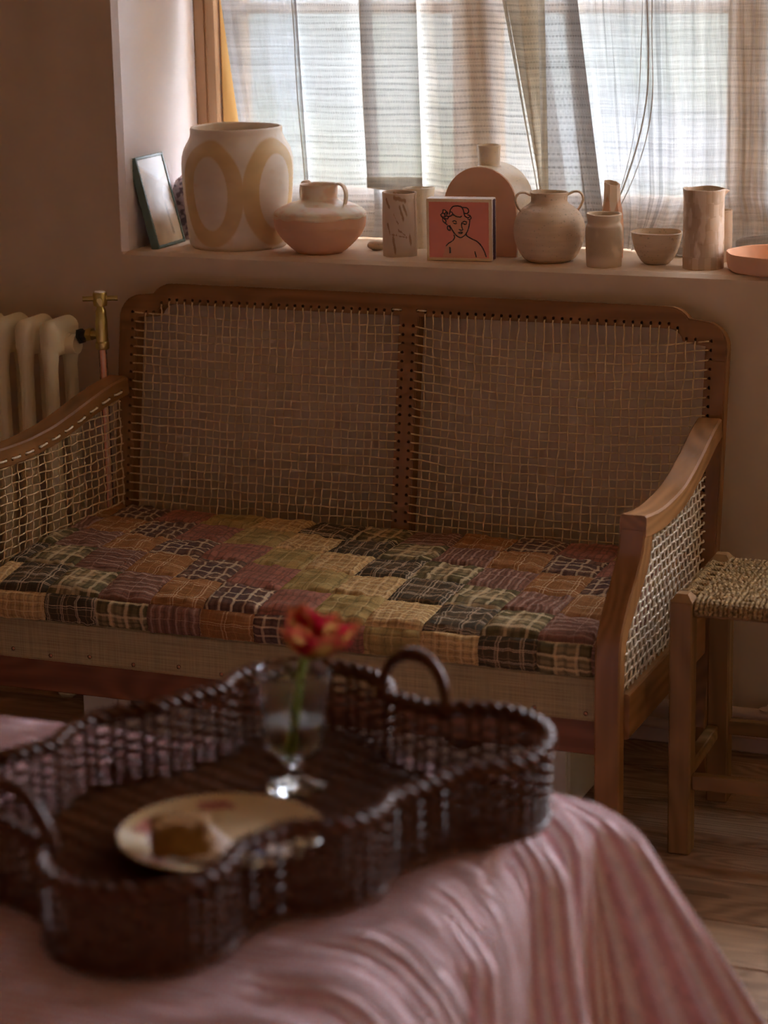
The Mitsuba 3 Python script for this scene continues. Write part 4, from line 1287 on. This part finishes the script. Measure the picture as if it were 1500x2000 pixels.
def twisted(path, r, turns_per_m=95, strands=2, n=5):
    """rope of twisted strands along the path"""
    p = np.asarray(path, float)
    d = np.r_[0, np.cumsum(np.linalg.norm(np.diff(p, axis=0), axis=1))]
    M = max(8, int(d[-1] / 0.0032))
    s = np.linspace(0, d[-1], M)
    p = np.stack([np.interp(s, d, p[:, k]) for k in range(3)], -1)
    t = np.gradient(p, axis=0); t /= np.linalg.norm(t, axis=1, keepdims=True) + 1e-12
    u = np.zeros_like(p)
    c = np.cross(t[0], [0.3, 0.2, 0.93]); c /= np.linalg.norm(c)
    for i in range(M):
        c = c - (c @ t[i]) * t[i]; c /= np.linalg.norm(c)
        u[i] = c
    w = np.cross(t, u)
    ms = []
    for k in range(strands):
        a = 2 * np.pi * (s * turns_per_m + k / strands)
        ms.append(tube(p + r * 0.52 * (np.cos(a)[:, None] * u + np.sin(a)[:, None] * w), r * 0.60, n))
    return cat(*ms)


zs0 = 0.4615
RRp = 0.0042
# warp: ropes wrapping front and back rails; weft: rows of paired rope crossing over in blocks of three
nwarp = 42
for i in range(nwarp):
    x = 0.026 + (SW - 0.052) * i / (nwarp - 1)
    pts = []
    for a in np.linspace(200, 90, 9):
        pts.append((x, 0.0 + 0.0155 * math.cos(math.radians(a)), 0.449 + 0.0165 * math.sin(math.radians(a))))
    nw = 15
    for k in range(nw * 2):
        yy = 0.012 + (SD - 0.024) * (k + 0.5) / (nw * 2)
        over = ((i // 3 + (k // 2)) % 2 == 0)
        pts.append((x, yy, zs0 + (0.0045 if over else -0.002)))
    for a in np.linspace(90, -20, 9):
        pts.append((x, SD + 0.0155 * math.cos(math.radians(a)), 0.449 + 0.0165 * math.sin(math.radians(a))))
    add("warp_rope", stl(twisted(np.array(pts) + [rng.normal(0, 0.0006), 0, 0], RRp)), "mat_rush", st_, smooth=True)
for k in range(15):
    yy = 0.012 + (SD - 0.024) * (k + 0.5) / 15
    for dy_ in (-0.0040, 0.0040):
        pts = [(-0.0155 * math.cos(math.radians(a)), yy + dy_, 0.449 + 0.0165 * math.sin(math.radians(a))) for a in np.linspace(-30, 80, 7)]
        for i in range(nwarp):
            x = 0.026 + (SW - 0.052) * i / (nwarp - 1)
            over = ((i // 3 + k) % 2 == 0)
            pts.append((x, yy + dy_, zs0 + (-0.003 if over else 0.0042)))
        pts += [(SW + 0.0155 * math.cos(math.radians(a)), yy + dy_, 0.449 + 0.0165 * math.sin(math.radians(a))) for a in np.linspace(80, -30, 7)]
        add("weft_rope", stl(twisted(np.array(pts), RRp * 0.95)), "mat_rush", st_, smooth=True)

BZ = 0.60
# ---------------------------------------------------------------- wicker tray
TZ = BZ + 0.006
TC = np.array([0.597, -2.123])
TL = np.array([0.415, 0.91]); TL /= np.linalg.norm(TL)
TS = np.array([TL[1], -TL[0]])


def t2w(a, b, z):
    a, b, z = np.broadcast_arrays(np.asarray(a, float), np.asarray(b, float), np.asarray(z, float))
    return np.stack([TC[0] + a * TL[0] + b * TS[0], TC[1] + a * TL[1] + b * TS[1], z], -1)


shape = [sg.box(-0.285, -0.203, 0.285, 0.203)]
for a in (-1, 1):
    for b in (-1, 1):
        shape.append(affinity.scale(sg.Point(a * 0.236, b * 0.134).buffer(0.097, 32), 1, 1.03))
for b in (-1, 1):
    shape.append(affinity.scale(sg.Point(-0.02, b * 0.125).buffer(0.11, 32), 0.9, 1.0))
ol = unary_union(shape).buffer(0.035, 24).buffer(-0.07, 24).buffer(0.035, 24)

# ---------------------------------------------------------------- bed
BX0, BX1, BY0, BY1 = -1.25, 0.915, -3.75, -1.735
bd = thing("bed", "bed beneath the pink striped bedspread in the foreground", "bed")
bsdf("mat_mattress", (0.6, 0.5, 0.42), 0.9)
add("mattress", cbox(BX0 + 0.03, BX1 - 0.06, BY0 + 0.03, BY1 - 0.06, 0.28, BZ - 0.03, 0.04), "mat_mattress", bd)
add("base", cbox(BX0 + 0.05, BX1 - 0.08, BY0 + 0.05, BY1 - 0.08, 0.04, 0.279, 0.01), "mat_mattress", bd)


def spread_col(p, n, uv):
    v = uv.y / 0.0165 + 0.12 * noise(uv.x * 7, uv.y * 40, 0.0)
    q = v - dr.floor(v)
    s1 = 1 - smoothstep(0.16, 0.30, dr.abs(q - 0.5))
    v2 = uv.y / 0.0165 * 3 + 0.1
    q2 = v2 - dr.floor(v2)
    s2 = 1 - smoothstep(0.14, 0.26, dr.abs(q2 - 0.5))
    f = fbm(uv.x * 90, uv.y * 260, 0.0, 2)
    c = mix((0.80, 0.66, 0.70), (0.56, 0.24, 0.26), s1 * 0.75)
    c = mix(c, (0.66, 0.30, 0.26), s2 * 0.3)
    return c * (0.85 + 0.3 * f)


def spread_bump(p, n, uv):
    q = uv.y / 0.0165
    return 0.0048 * (0.5 + 0.5 * dr.cos(q * 6.283 + 1.5 * noise(uv.x * 12, uv.y * 20, 0.0))) * (0.6 + 0.8 * noise(uv.x * 22, q, 2.0)) + 0.002 * fbm(uv.x * 34, uv.y * 80, 0.0, 2)


bsdf("mat_bedspread", proc(spread_col), 0.85, proc(spread_bump, eps=1.5e-3), 1.0, specular=0.15, sheen=0.5)
RB = 0.085
hx, hy = (BX1 - BX0) / 2, (BY1 - BY0) / 2
sg_ = np.concatenate([np.linspace(-hx - 0.45, -hx, 30), np.linspace(-hx, hx - 0.5, 50)[1:], np.linspace(hx - 0.5, hx + 0.50, 240)[1:]])
tg_ = np.concatenate([np.linspace(-hy - 0.5, 0.2, 120), np.linspace(0.2, hy + 0.5, 260)[1:]])
S_, T_ = np.meshgrid(sg_, tg_)


def wrapb(u, h):
    a = np.abs(u) - (h - RB)
    ph = np.clip(a / RB, 0, np.pi / 2)
    pos = np.where(a <= 0, np.abs(u), h - RB + RB * np.sin(ph))
    drop = np.where(a <= 0, 0, RB * (1 - np.cos(ph)) + np.maximum(a - RB * np.pi / 2, 0))
    return np.sign(u) * pos, drop


px_, dx_ = wrapb(S_, hx)
py_, dy_ = wrapb(T_, hy)
X = (BX0 + BX1) / 2 + px_
Y = (BY0 + BY1) / 2 + py_
both = np.minimum(dx_, dy_)
drop = np.maximum(dx_, dy_)
# the corner folds out diagonally
cf = np.clip(both / 0.25, 0, 1)
wav = np.sin(Y * 2 * np.pi / 0.215 + 0.8 + 1.5 * meshkit.noise(np.stack([Y * 3, 0 * Y, 0 * Y], -1), 3))
fl = np.clip((dx_ - 0.03) / 0.45, 0, 1)
X += np.where(dx_ > 0.0, fl * (0.055 + 0.045 * wav), 0) * np.sign(S_)
wav2 = np.sin(X * 2 * np.pi / 0.26 + 0.3)
flo = np.clip((dy_ - 0.03) / 0.45, 0, 1)
Y += np.where(dy_ > 0.0, flo * (0.05 + 0.03 * wav2), 0) * np.sign(T_)
dd = np.clip((drop - 0.015) / 0.33, 0, 1) ** 0.8
ridge = np.exp(-((T_ - (hy + 0.00)) / 0.075) ** 2) * (S_ > 0)
X += 0.165 * dd * ridge * (dx_ > 0)
X += np.sign(S_) * cf * 0.06
Y += np.sign(T_) * cf * 0.03
Z = BZ - np.minimum(drop + 0.25 * both, 0.585)
onTop = np.exp(-drop / 0.05)
Z += onTop * (0.020 * (meshkit.fbm(np.stack([X * 3.2, Y * 8, 0 * X], -1), 3, 5) - 0.5) - 0.002)
# soft diagonal creases near the corner
cr_ = np.clip((X - 0.62) / 0.25, 0, 1) * np.clip((0.35 - drop) / 0.3, 0, 1)
Z += cr_ * 0.018 * (meshkit.fbm(np.stack([X * 5 + Y * 3, Y * 15 - X * 4, 0 * X], -1), 2, 15) - 0.5) * 2
fanw = np.sin(T_ * 2 * np.pi / 0.115 + 2.2 * meshkit.noise(np.stack([T_ * 5, S_ * 2.5, 0 * S_], -1), 6) * 2)
near = np.clip((S_ - (hx - 0.30)) / 0.26, 0, 1) * np.clip((hy + 0.02 - T_) / 0.1, 0, 1)
Z += near * np.exp(-np.maximum(dx_ - 0.02, 0) / 0.05) * 0.009 * fanw
X += near * np.clip(dx_ / 0.08, 0, 1) * 0.012 * fanw
X += (dx_ > 0.01) * np.clip(dx_ / 0.1, 0, 1) * 0.03 * (meshkit.fbm(np.stack([Y * 11, Z * 3.0, 0 * X], -1), 2, 25) - 0.5) * 2
# pressed flat under the tray
import shapely
la_ = (X - TC[0]) * TL[0] + (Y - TC[1]) * TL[1]
lb_ = (X - TC[0]) * TS[0] + (Y - TC[1]) * TS[1]
dist = shapely.distance(shapely.points(la_.ravel(), lb_.ravel()), ol).reshape(la_.shape)
wgt = np.exp(-(dist / 0.05) ** 2)
Z = np.where(drop < 0.02, Z * (1 - wgt) + (BZ - 0.001) * wgt, Z)
Z = np.where((dist < 0.012), np.minimum(Z, BZ + 0.002), Z)
uvb = np.stack([S_, T_], -1).reshape(-1, 2)
bm = tm(np.stack([X, Y, Z], -1).reshape(-1, 3), grid_faces(len(tg_), len(sg_)))
add("bedspread", bm, "mat_bedspread", smooth=True, uv=uvb, label="pink striped quilted bedspread draped over the bed in the foreground", cat="bedspread")

per = ol.exterior.length
NP = 260
ring = np.array([ol.exterior.interpolate(i / NP * per).coords[0] for i in range(NP)])
if sg.Polygon(ring).exterior.is_ccw is False: ring = ring[::-1]
rt_ = np.roll(ring, -1, 0) - np.roll(ring, 1, 0); rt_ /= np.linalg.norm(rt_, axis=1, keepdims=True)
rn = np.stack([rt_[:, 1], -rt_[:, 0]], -1)

bsdf("mat_wicker", proc(lambda p, n, uv: mix((0.070, 0.019, 0.006), (0.130, 0.040, 0.012), fbm(p.x * 90, p.y * 90, p.z * 90, 2))), 0.22, specular=0.22)
wt = thing("wicker_tray", "dark brown wicker tray with scalloped sides and two loop handles, on the bed", "tray")
HT = 0.092


def rimz(a, b):
    """rim height above the tray's floor"""
    return HT + 0.004 * np.sin(np.arctan2(b, a) * 4)


# stakes in pairs
NS = 120
for i in range(NS):
    u = (i + (0.22 if i % 2 else -0.0)) / NS * NP
    k0 = int(u) % NP
    fr_ = u - int(u)
    p = ring[k0] * (1 - fr_) + ring[(k0 + 1) % NP] * fr_
    n2 = rn[k0]
    zt_ = rimz(*p)
    add("stake", tube(np.array([t2w(p[0], p[1], TZ + 0.002), t2w(p[0] + n2[0] * 0.001, p[1] + n2[1] * 0.001, TZ + 0.05), t2w(p[0] + n2[0] * 0.003, p[1] + n2[1] * 0.003, TZ + zt_)]), 0.0026, 6), "mat_wicker", wt, smooth=True)
# weavers: dense at the foot, open above
MM = NP * 4
um = np.arange(MM) / MM
rm = np.stack([np.interp(um * NP, np.arange(NP + 1), np.r_[ring[:, k], ring[0, k]]) for k in (0, 1)], -1)
nm_ = np.stack([np.interp(um * NP, np.arange(NP + 1), np.r_[rn[:, k], rn[0, k]]) for k in (0, 1)], -1)
lev = list(np.arange(0.004, 0.030, 0.0042)) + list(np.arange(0.033, 0.079, 0.0066)) + [0.083]
for j, z in enumerate(lev):
    w = 0.0040 * np.sin(um * NS / 2 * 2 * np.pi + (j % 2) * np.pi)
    P = t2w(rm[:, 0] + nm_[:, 0] * (w + 0.002 * z / HT), rm[:, 1] + nm_[:, 1] * (w + 0.002 * z / HT), TZ + z * (rimz(rm[:, 0], rm[:, 1]) / HT) + 0.0008 * np.sin(um * 90 + j))
    add("weaver", tube(P, 0.0021, 6, closed=True), "mat_wicker", wt, smooth=True)
# braided rim of three rods
for k in range(3):
    a = um * per / 0.055 * 2 * np.pi
    a = um * round(per / 0.055) * 2 * np.pi + k * 2 * np.pi / 3
    off = 0.0055 * np.cos(a) + 0.003
    P = t2w(rm[:, 0] + nm_[:, 0] * off, rm[:, 1] + nm_[:, 1] * off, TZ + rimz(rm[:, 0], rm[:, 1]) + 0.0055 * np.sin(a) + 0.002)
    add("rim_rod", tube(P, 0.0047, 8, closed=True), "mat_wicker", wt, smooth=True)
P = t2w(rm[:, 0] + nm_[:, 0] * 0.002, rm[:, 1] + nm_[:, 1] * 0.002, TZ + 0.002 + 0 * um)
add("foot_rod", tube(P, 0.0045, 8, closed=True), "mat_wicker", wt, smooth=True)
# floor of rods
inner = ol.buffer(-0.004)
bb_ = np.arange(-0.225, 0.226, 0.0052)
for i, b in enumerate(bb_):
    ln = inner.intersection(sg.LineString([(-0.4, b), (0.4, b)]))
    for g in getattr(ln, "geoms", [ln]):
        if g.length < 0.02: continue
        a0, a1 = g.coords[0][0], g.coords[-1][0]
        a = np.linspace(a0, a1, 48)
        z = TZ + 0.0045 + 0.0018 * np.sin(a / 0.030 * np.pi + (i % 2) * np.pi)
        add("floor_rod", tube(t2w(a, b + 0 * a, z), 0.0024, 5), "mat_wicker", wt, smooth=True)
for i, a in enumerate(np.arange(-0.315, 0.32, 0.030)):
    ln = inner.intersection(sg.LineString([(a, -0.4), (a, 0.4)]))
    for g in getattr(ln, "geoms", [ln]):
        if g.length < 0.02: continue
        q = np.array([t2w(a, g.coords[0][1], TZ + 0.0045), t2w(a, g.coords[-1][1], TZ + 0.0045)])
        add("cross_rod", tube(q, 0.0026, 5), "mat_wicker", wt, smooth=True)
# loop handles on the short sides
for sgn_ in (1, -1):
    bs = np.linspace(-0.064, 0.050, 40) if sgn_ > 0 else np.linspace(-0.050, 0.064, 40)
    bm_, bw_ = bs.mean(), (bs[-1] - bs[0]) / 2
    ang_ = np.linspace(0, np.pi, 48)
    bb2 = bm_ - bw_ * np.cos(ang_)
    hz_ = HT - 0.006 + 0.064 * np.sin(ang_) ** 0.85
    edge_a = 0.293
    aa_ = sgn_ * (edge_a + 0.010 * np.sin(ang_))
    hk = key_for("handle", wt)
    add("handle", tube(t2w(aa_, bb2, TZ + hz_), 0.0066, 10), "mat_wicker", wt, smooth=True)
    wr_ = np.linspace(0, 1, 400)
    path = np.stack([np.interp(wr_, np.linspace(0, 1, 48), aa_), np.interp(wr_, np.linspace(0, 1, 48), bb2), np.interp(wr_, np.linspace(0, 1, 48), hz_)], -1)
    ph = wr_ * 2 * np.pi * 26
    P = t2w(path[:, 0] + 0.0070 * np.cos(ph), path[:, 1] + 0.0 * ph, TZ + path[:, 2] + 0.0070 * np.sin(ph))
    add("wrapping", tube(P, 0.0016, 5), "mat_wicker", hk, smooth=True)

# ---------------------------------------------------------------- glass with water and tulip
GZ = TZ + 0.0098
gx, gy = 0.608, -1.972
gt = thing("footed_glass", "faceted footed drinking glass half full of water, on the wicker tray", "glass")


def facet(pr, n=48, nf=10, amount=0.045, z0=0.03, z1=0.13):
    m = lathe(pr, n, (0, 0, 0))
    a = np.arctan2(m.vertices[:, 1], m.vertices[:, 0])
    r = np.hypot(m.vertices[:, 0], m.vertices[:, 1])
    k_ = np.cos(np.pi / nf) / np.cos((a % (2 * np.pi / nf)) - np.pi / nf)
    inz = np.clip((m.vertices[:, 2] - z0) / 0.006, 0, 1) * np.clip((z1 - m.vertices[:, 2]) / 0.012, 0, 1)
    f = 1 - (1 - k_) * inz
    m.vertices[:, :2] *= f[:, None]
    return m


glo = [(0.0005, 0.0), (0.034, 0.0), (0.0355, 0.003), (0.034, 0.0065), (0.020, 0.011), (0.008, 0.016), (0.0065, 0.022), (0.008, 0.028), (0.022, 0.040), (0.0335, 0.052), (0.037, 0.070), (0.041, 0.100), (0.044, 0.130), (0.0455, 0.146), (0.0448, 0.1485)]
gli = [(0.0430, 0.1492), (0.0414, 0.1472), (0.0408, 0.130), (0.0380, 0.100), (0.0342, 0.070), (0.0302, 0.054), (0.018, 0.043), (0.0005, 0.039)]
gm = facet(np.array(glo + gli), 60, 10)
gm.apply_translation([gx, gy, GZ])
add("glass", fix(gm), "mat_glass", gt)
wi = [(0.0005, 0.0394), (0.0178, 0.0434), (0.0298, 0.0542), (0.0337, 0.070), (0.0362, 0.0868), (0.0005, 0.0868)]
wm = facet(np.array(wi), 60, 10)
wm.apply_translation([gx, gy, GZ])
add("water", fix(wm), "mat_water", gt, label="clear water")

tl_ = thing("tulip", "single red and yellow parrot tulip standing in the footed glass", "flower")
bsdf("mat_stem", (0.22, 0.30, 0.05), 0.5)
stp = smooth_prof([(0, 0), (1, 0), (2, 0)], 2)
pth = np.array([[gx - 0.006, gy - 0.006, GZ + 0.042], [gx + 0.000, gy - 0.004, GZ + 0.075], [gx + 0.006, gy + 0.000, GZ + 0.125], [gx + 0.012, gy + 0.004, GZ + 0.160], [gx + 0.017, gy + 0.006, GZ + 0.178]])
pth = np.stack([smooth_prof(np.stack([np.arange(5), pth[:, k]], -1), 6)[:, 1] for k in range(3)], -1)
add("stem", tube(pth, 0.0048, 10), "mat_stem", tl_, smooth=True)
FC = np.array([gx + 0.021, gy + 0.007, GZ + 0.166])


def petal_col(p, n, uv):
    u, v = dr.abs(uv.x - 0.5) * 2, uv.y
    f = fbm(uv.x * 30, uv.y * 4, p.x * 9, 2)
    flame = (1 - smoothstep(0.15, 0.55, u + 0.35 * (f - 0.5))) * (1 - smoothstep(0.55, 0.9, v))
    c = mix((0.46, 0.016, 0.036), (0.58, 0.40, 0.10), flame * 0.8)
    c = mix(c, (0.40, 0.42, 0.10), (1 - smoothstep(0.05, 0.3, v)) * 0.7)
    return mix(c, (0.70, 0.36, 0.10), smoothstep(0.9, 1.0, v + 0.15 * f) * 0.5)


scene["mat_petal"] = {"type": "principledthin", "base_color": proc(petal_col), "roughness": 0.5, "eta": 1.3, "diff_trans": 0.7}
ax_ = np.array([0.16, -0.02, 1.0]); ax_ /= np.linalg.norm(ax_)
e1 = np.cross(ax_, [0, 1, 0]); e1 /= np.linalg.norm(e1); e2 = np.cross(ax_, e1)
for i in range(9):
    a0 = spin(i, 9) * (1.0) + (0.25 if i % 2 else 0)
    opn = (0.040 if i % 2 else 0.030) + 0.004 * math.sin(i * 4.1)
    ln = (0.052 if i % 2 == 0 else 0.045) + 0.004 * math.cos(i * 2.3)
    u, v = np.meshgrid(np.linspace(-1, 1, 15), np.linspace(0, 1, 18))
    wd = 0.033 * np.sin(np.pi * np.clip(v * 0.93 + 0.05, 0, 1)) ** 0.65 * (1 + 0.0 * u)
    rad = 0.004 + opn * np.sin(np.clip(v * 1.25, 0, 1.25) * np.pi / 2 * 0.95) ** 0.8 + (0.010 if i % 2 else 0.0) * np.clip(v - 0.75, 0, 1) * 2 - 0.004 * (1 - u ** 2) * 0
    th = u * wd / np.maximum(rad, 0.012)
    th = np.clip(th, -0.9, 0.9)
    ruf = 0.003 * np.sin(v * 17 + i) * np.abs(u) + 0.003 * np.sin(u * 7 + i * 2) * v ** 3
    r_ = rad + ruf - 0.004 * u ** 2 * v
    hgt = ln * v * (1 - 0.10 * u ** 2 * v) - 0.002
    P = FC + (r_ * np.cos(a0 + th))[..., None] * e1 + (r_ * np.sin(a0 + th))[..., None] * e2 + hgt[..., None] * ax_
    add("petal", tm(P.reshape(-1, 3), grid_faces(18, 15)), "mat_petal", tl_, smooth=True, uv=np.stack([(u + 1) / 2, v], -1).reshape(-1, 2))

# ---------------------------------------------------------------- plate, cake, napkin
PLX, PLY, PZ = 0.606, -2.172, TZ + 0.0095
bsdf("mat_plate", proc(lambda p, n, uv: mix((0.62, 0.47, 0.26), (0.36, 0.07, 0.06), smoothstep(0.60, 0.68, fbm((p.x - PLX) * 34, (p.y - PLY) * 34, 1.0, 1)) * smoothstep(0.052, 0.06, dr.sqrt(dr.square(p.x - PLX) + dr.square(p.y - PLY))) * (1 - smoothstep(0.100, 0.106, dr.sqrt(dr.square(p.x - PLX) + dr.square(p.y - PLY)))) * 0.9)), 0.12, clearcoat=1.0, clearcoat_gloss=0.95)
plp = [(0.0005, 0.0), (0.060, 0.0), (0.064, 0.003), (0.095, 0.011), (0.1165, 0.019), (0.1175, 0.021), (0.116, 0.0222), (0.094, 0.0145), (0.072, 0.0068), (0.0005, 0.0052)]
add("plate", lathe(plp, 72, (PLX, PLY, PZ)), "mat_plate", smooth=40, label="cream glazed plate with small red flowers, on the wicker tray", cat="plate")
bsdf("mat_cake", proc(lambda p, n, uv: mix((0.42, 0.21, 0.045), (0.22, 0.09, 0.02), fbm(p.x * 110, p.y * 110, p.z * 110, 3))), 0.7)
ck = cbox(-0.032, 0.032, -0.022, 0.022, 0, 0.038, 0.005).subdivide_to_size(0.006)
ck.vertices += 0.005 * (np.stack([meshkit.fbm(ck.vertices * 70, 2, s) for s in (1, 2, 3)], -1) - 0.5) * [2, 2, 1.6]
ck.vertices[:, 2] -= ck.vertices[:, 2].min()
ck.apply_transform(trimesh.transformations.rotation_matrix(0.5, [0, 0, 1]))
ck.apply_translation([PLX - 0.020, PLY - 0.058, PZ + 0.0125])
add("cake_slice", ck, "mat_cake", smooth=40, label="golden brown piece of cake on the near left of the plate", cat="cake")
bsdf("mat_napkin", proc(lambda p, n, uv: mix((0.78, 0.66, 0.58), (0.16, 0.22, 0.42), 1 - smoothstep(0.05, 0.10, dr.abs(uv.x - 0.66)))), 0.85)
u, v = np.meshgrid(np.linspace(0, 1, 40), np.linspace(0, 1, 26))
nX = 0.115 * (u - 0.5); nY = 0.050 * (v - 0.5) * (1 - 0.5 * u)
nZ = 0.012 + 0.030 * np.exp(-((u - 0.22) / 0.2) ** 2) * (0.5 + 0.5 * np.cos((v - 0.5) * 5)) + 0.014 * (meshkit.fbm(np.stack([u * 5, v * 4, 0 * u], -1), 2, 7) - 0.4)
cr2, sr2 = math.cos(0.45), math.sin(0.45)
npk = np.stack([PLX + 0.035 + nX * cr2 - nY * sr2, PLY - 0.032 + nX * sr2 + nY * cr2, np.maximum(nZ, 0.0145) + PZ], -1)
add("napkin", tm(npk.reshape(-1, 3), grid_faces(26, 40)), "mat_napkin", smooth=True, uv=np.stack([u, v], -1).reshape(-1, 2), label="crumpled pale napkin with a blue stripe beside the cake on the plate", cat="napkin")
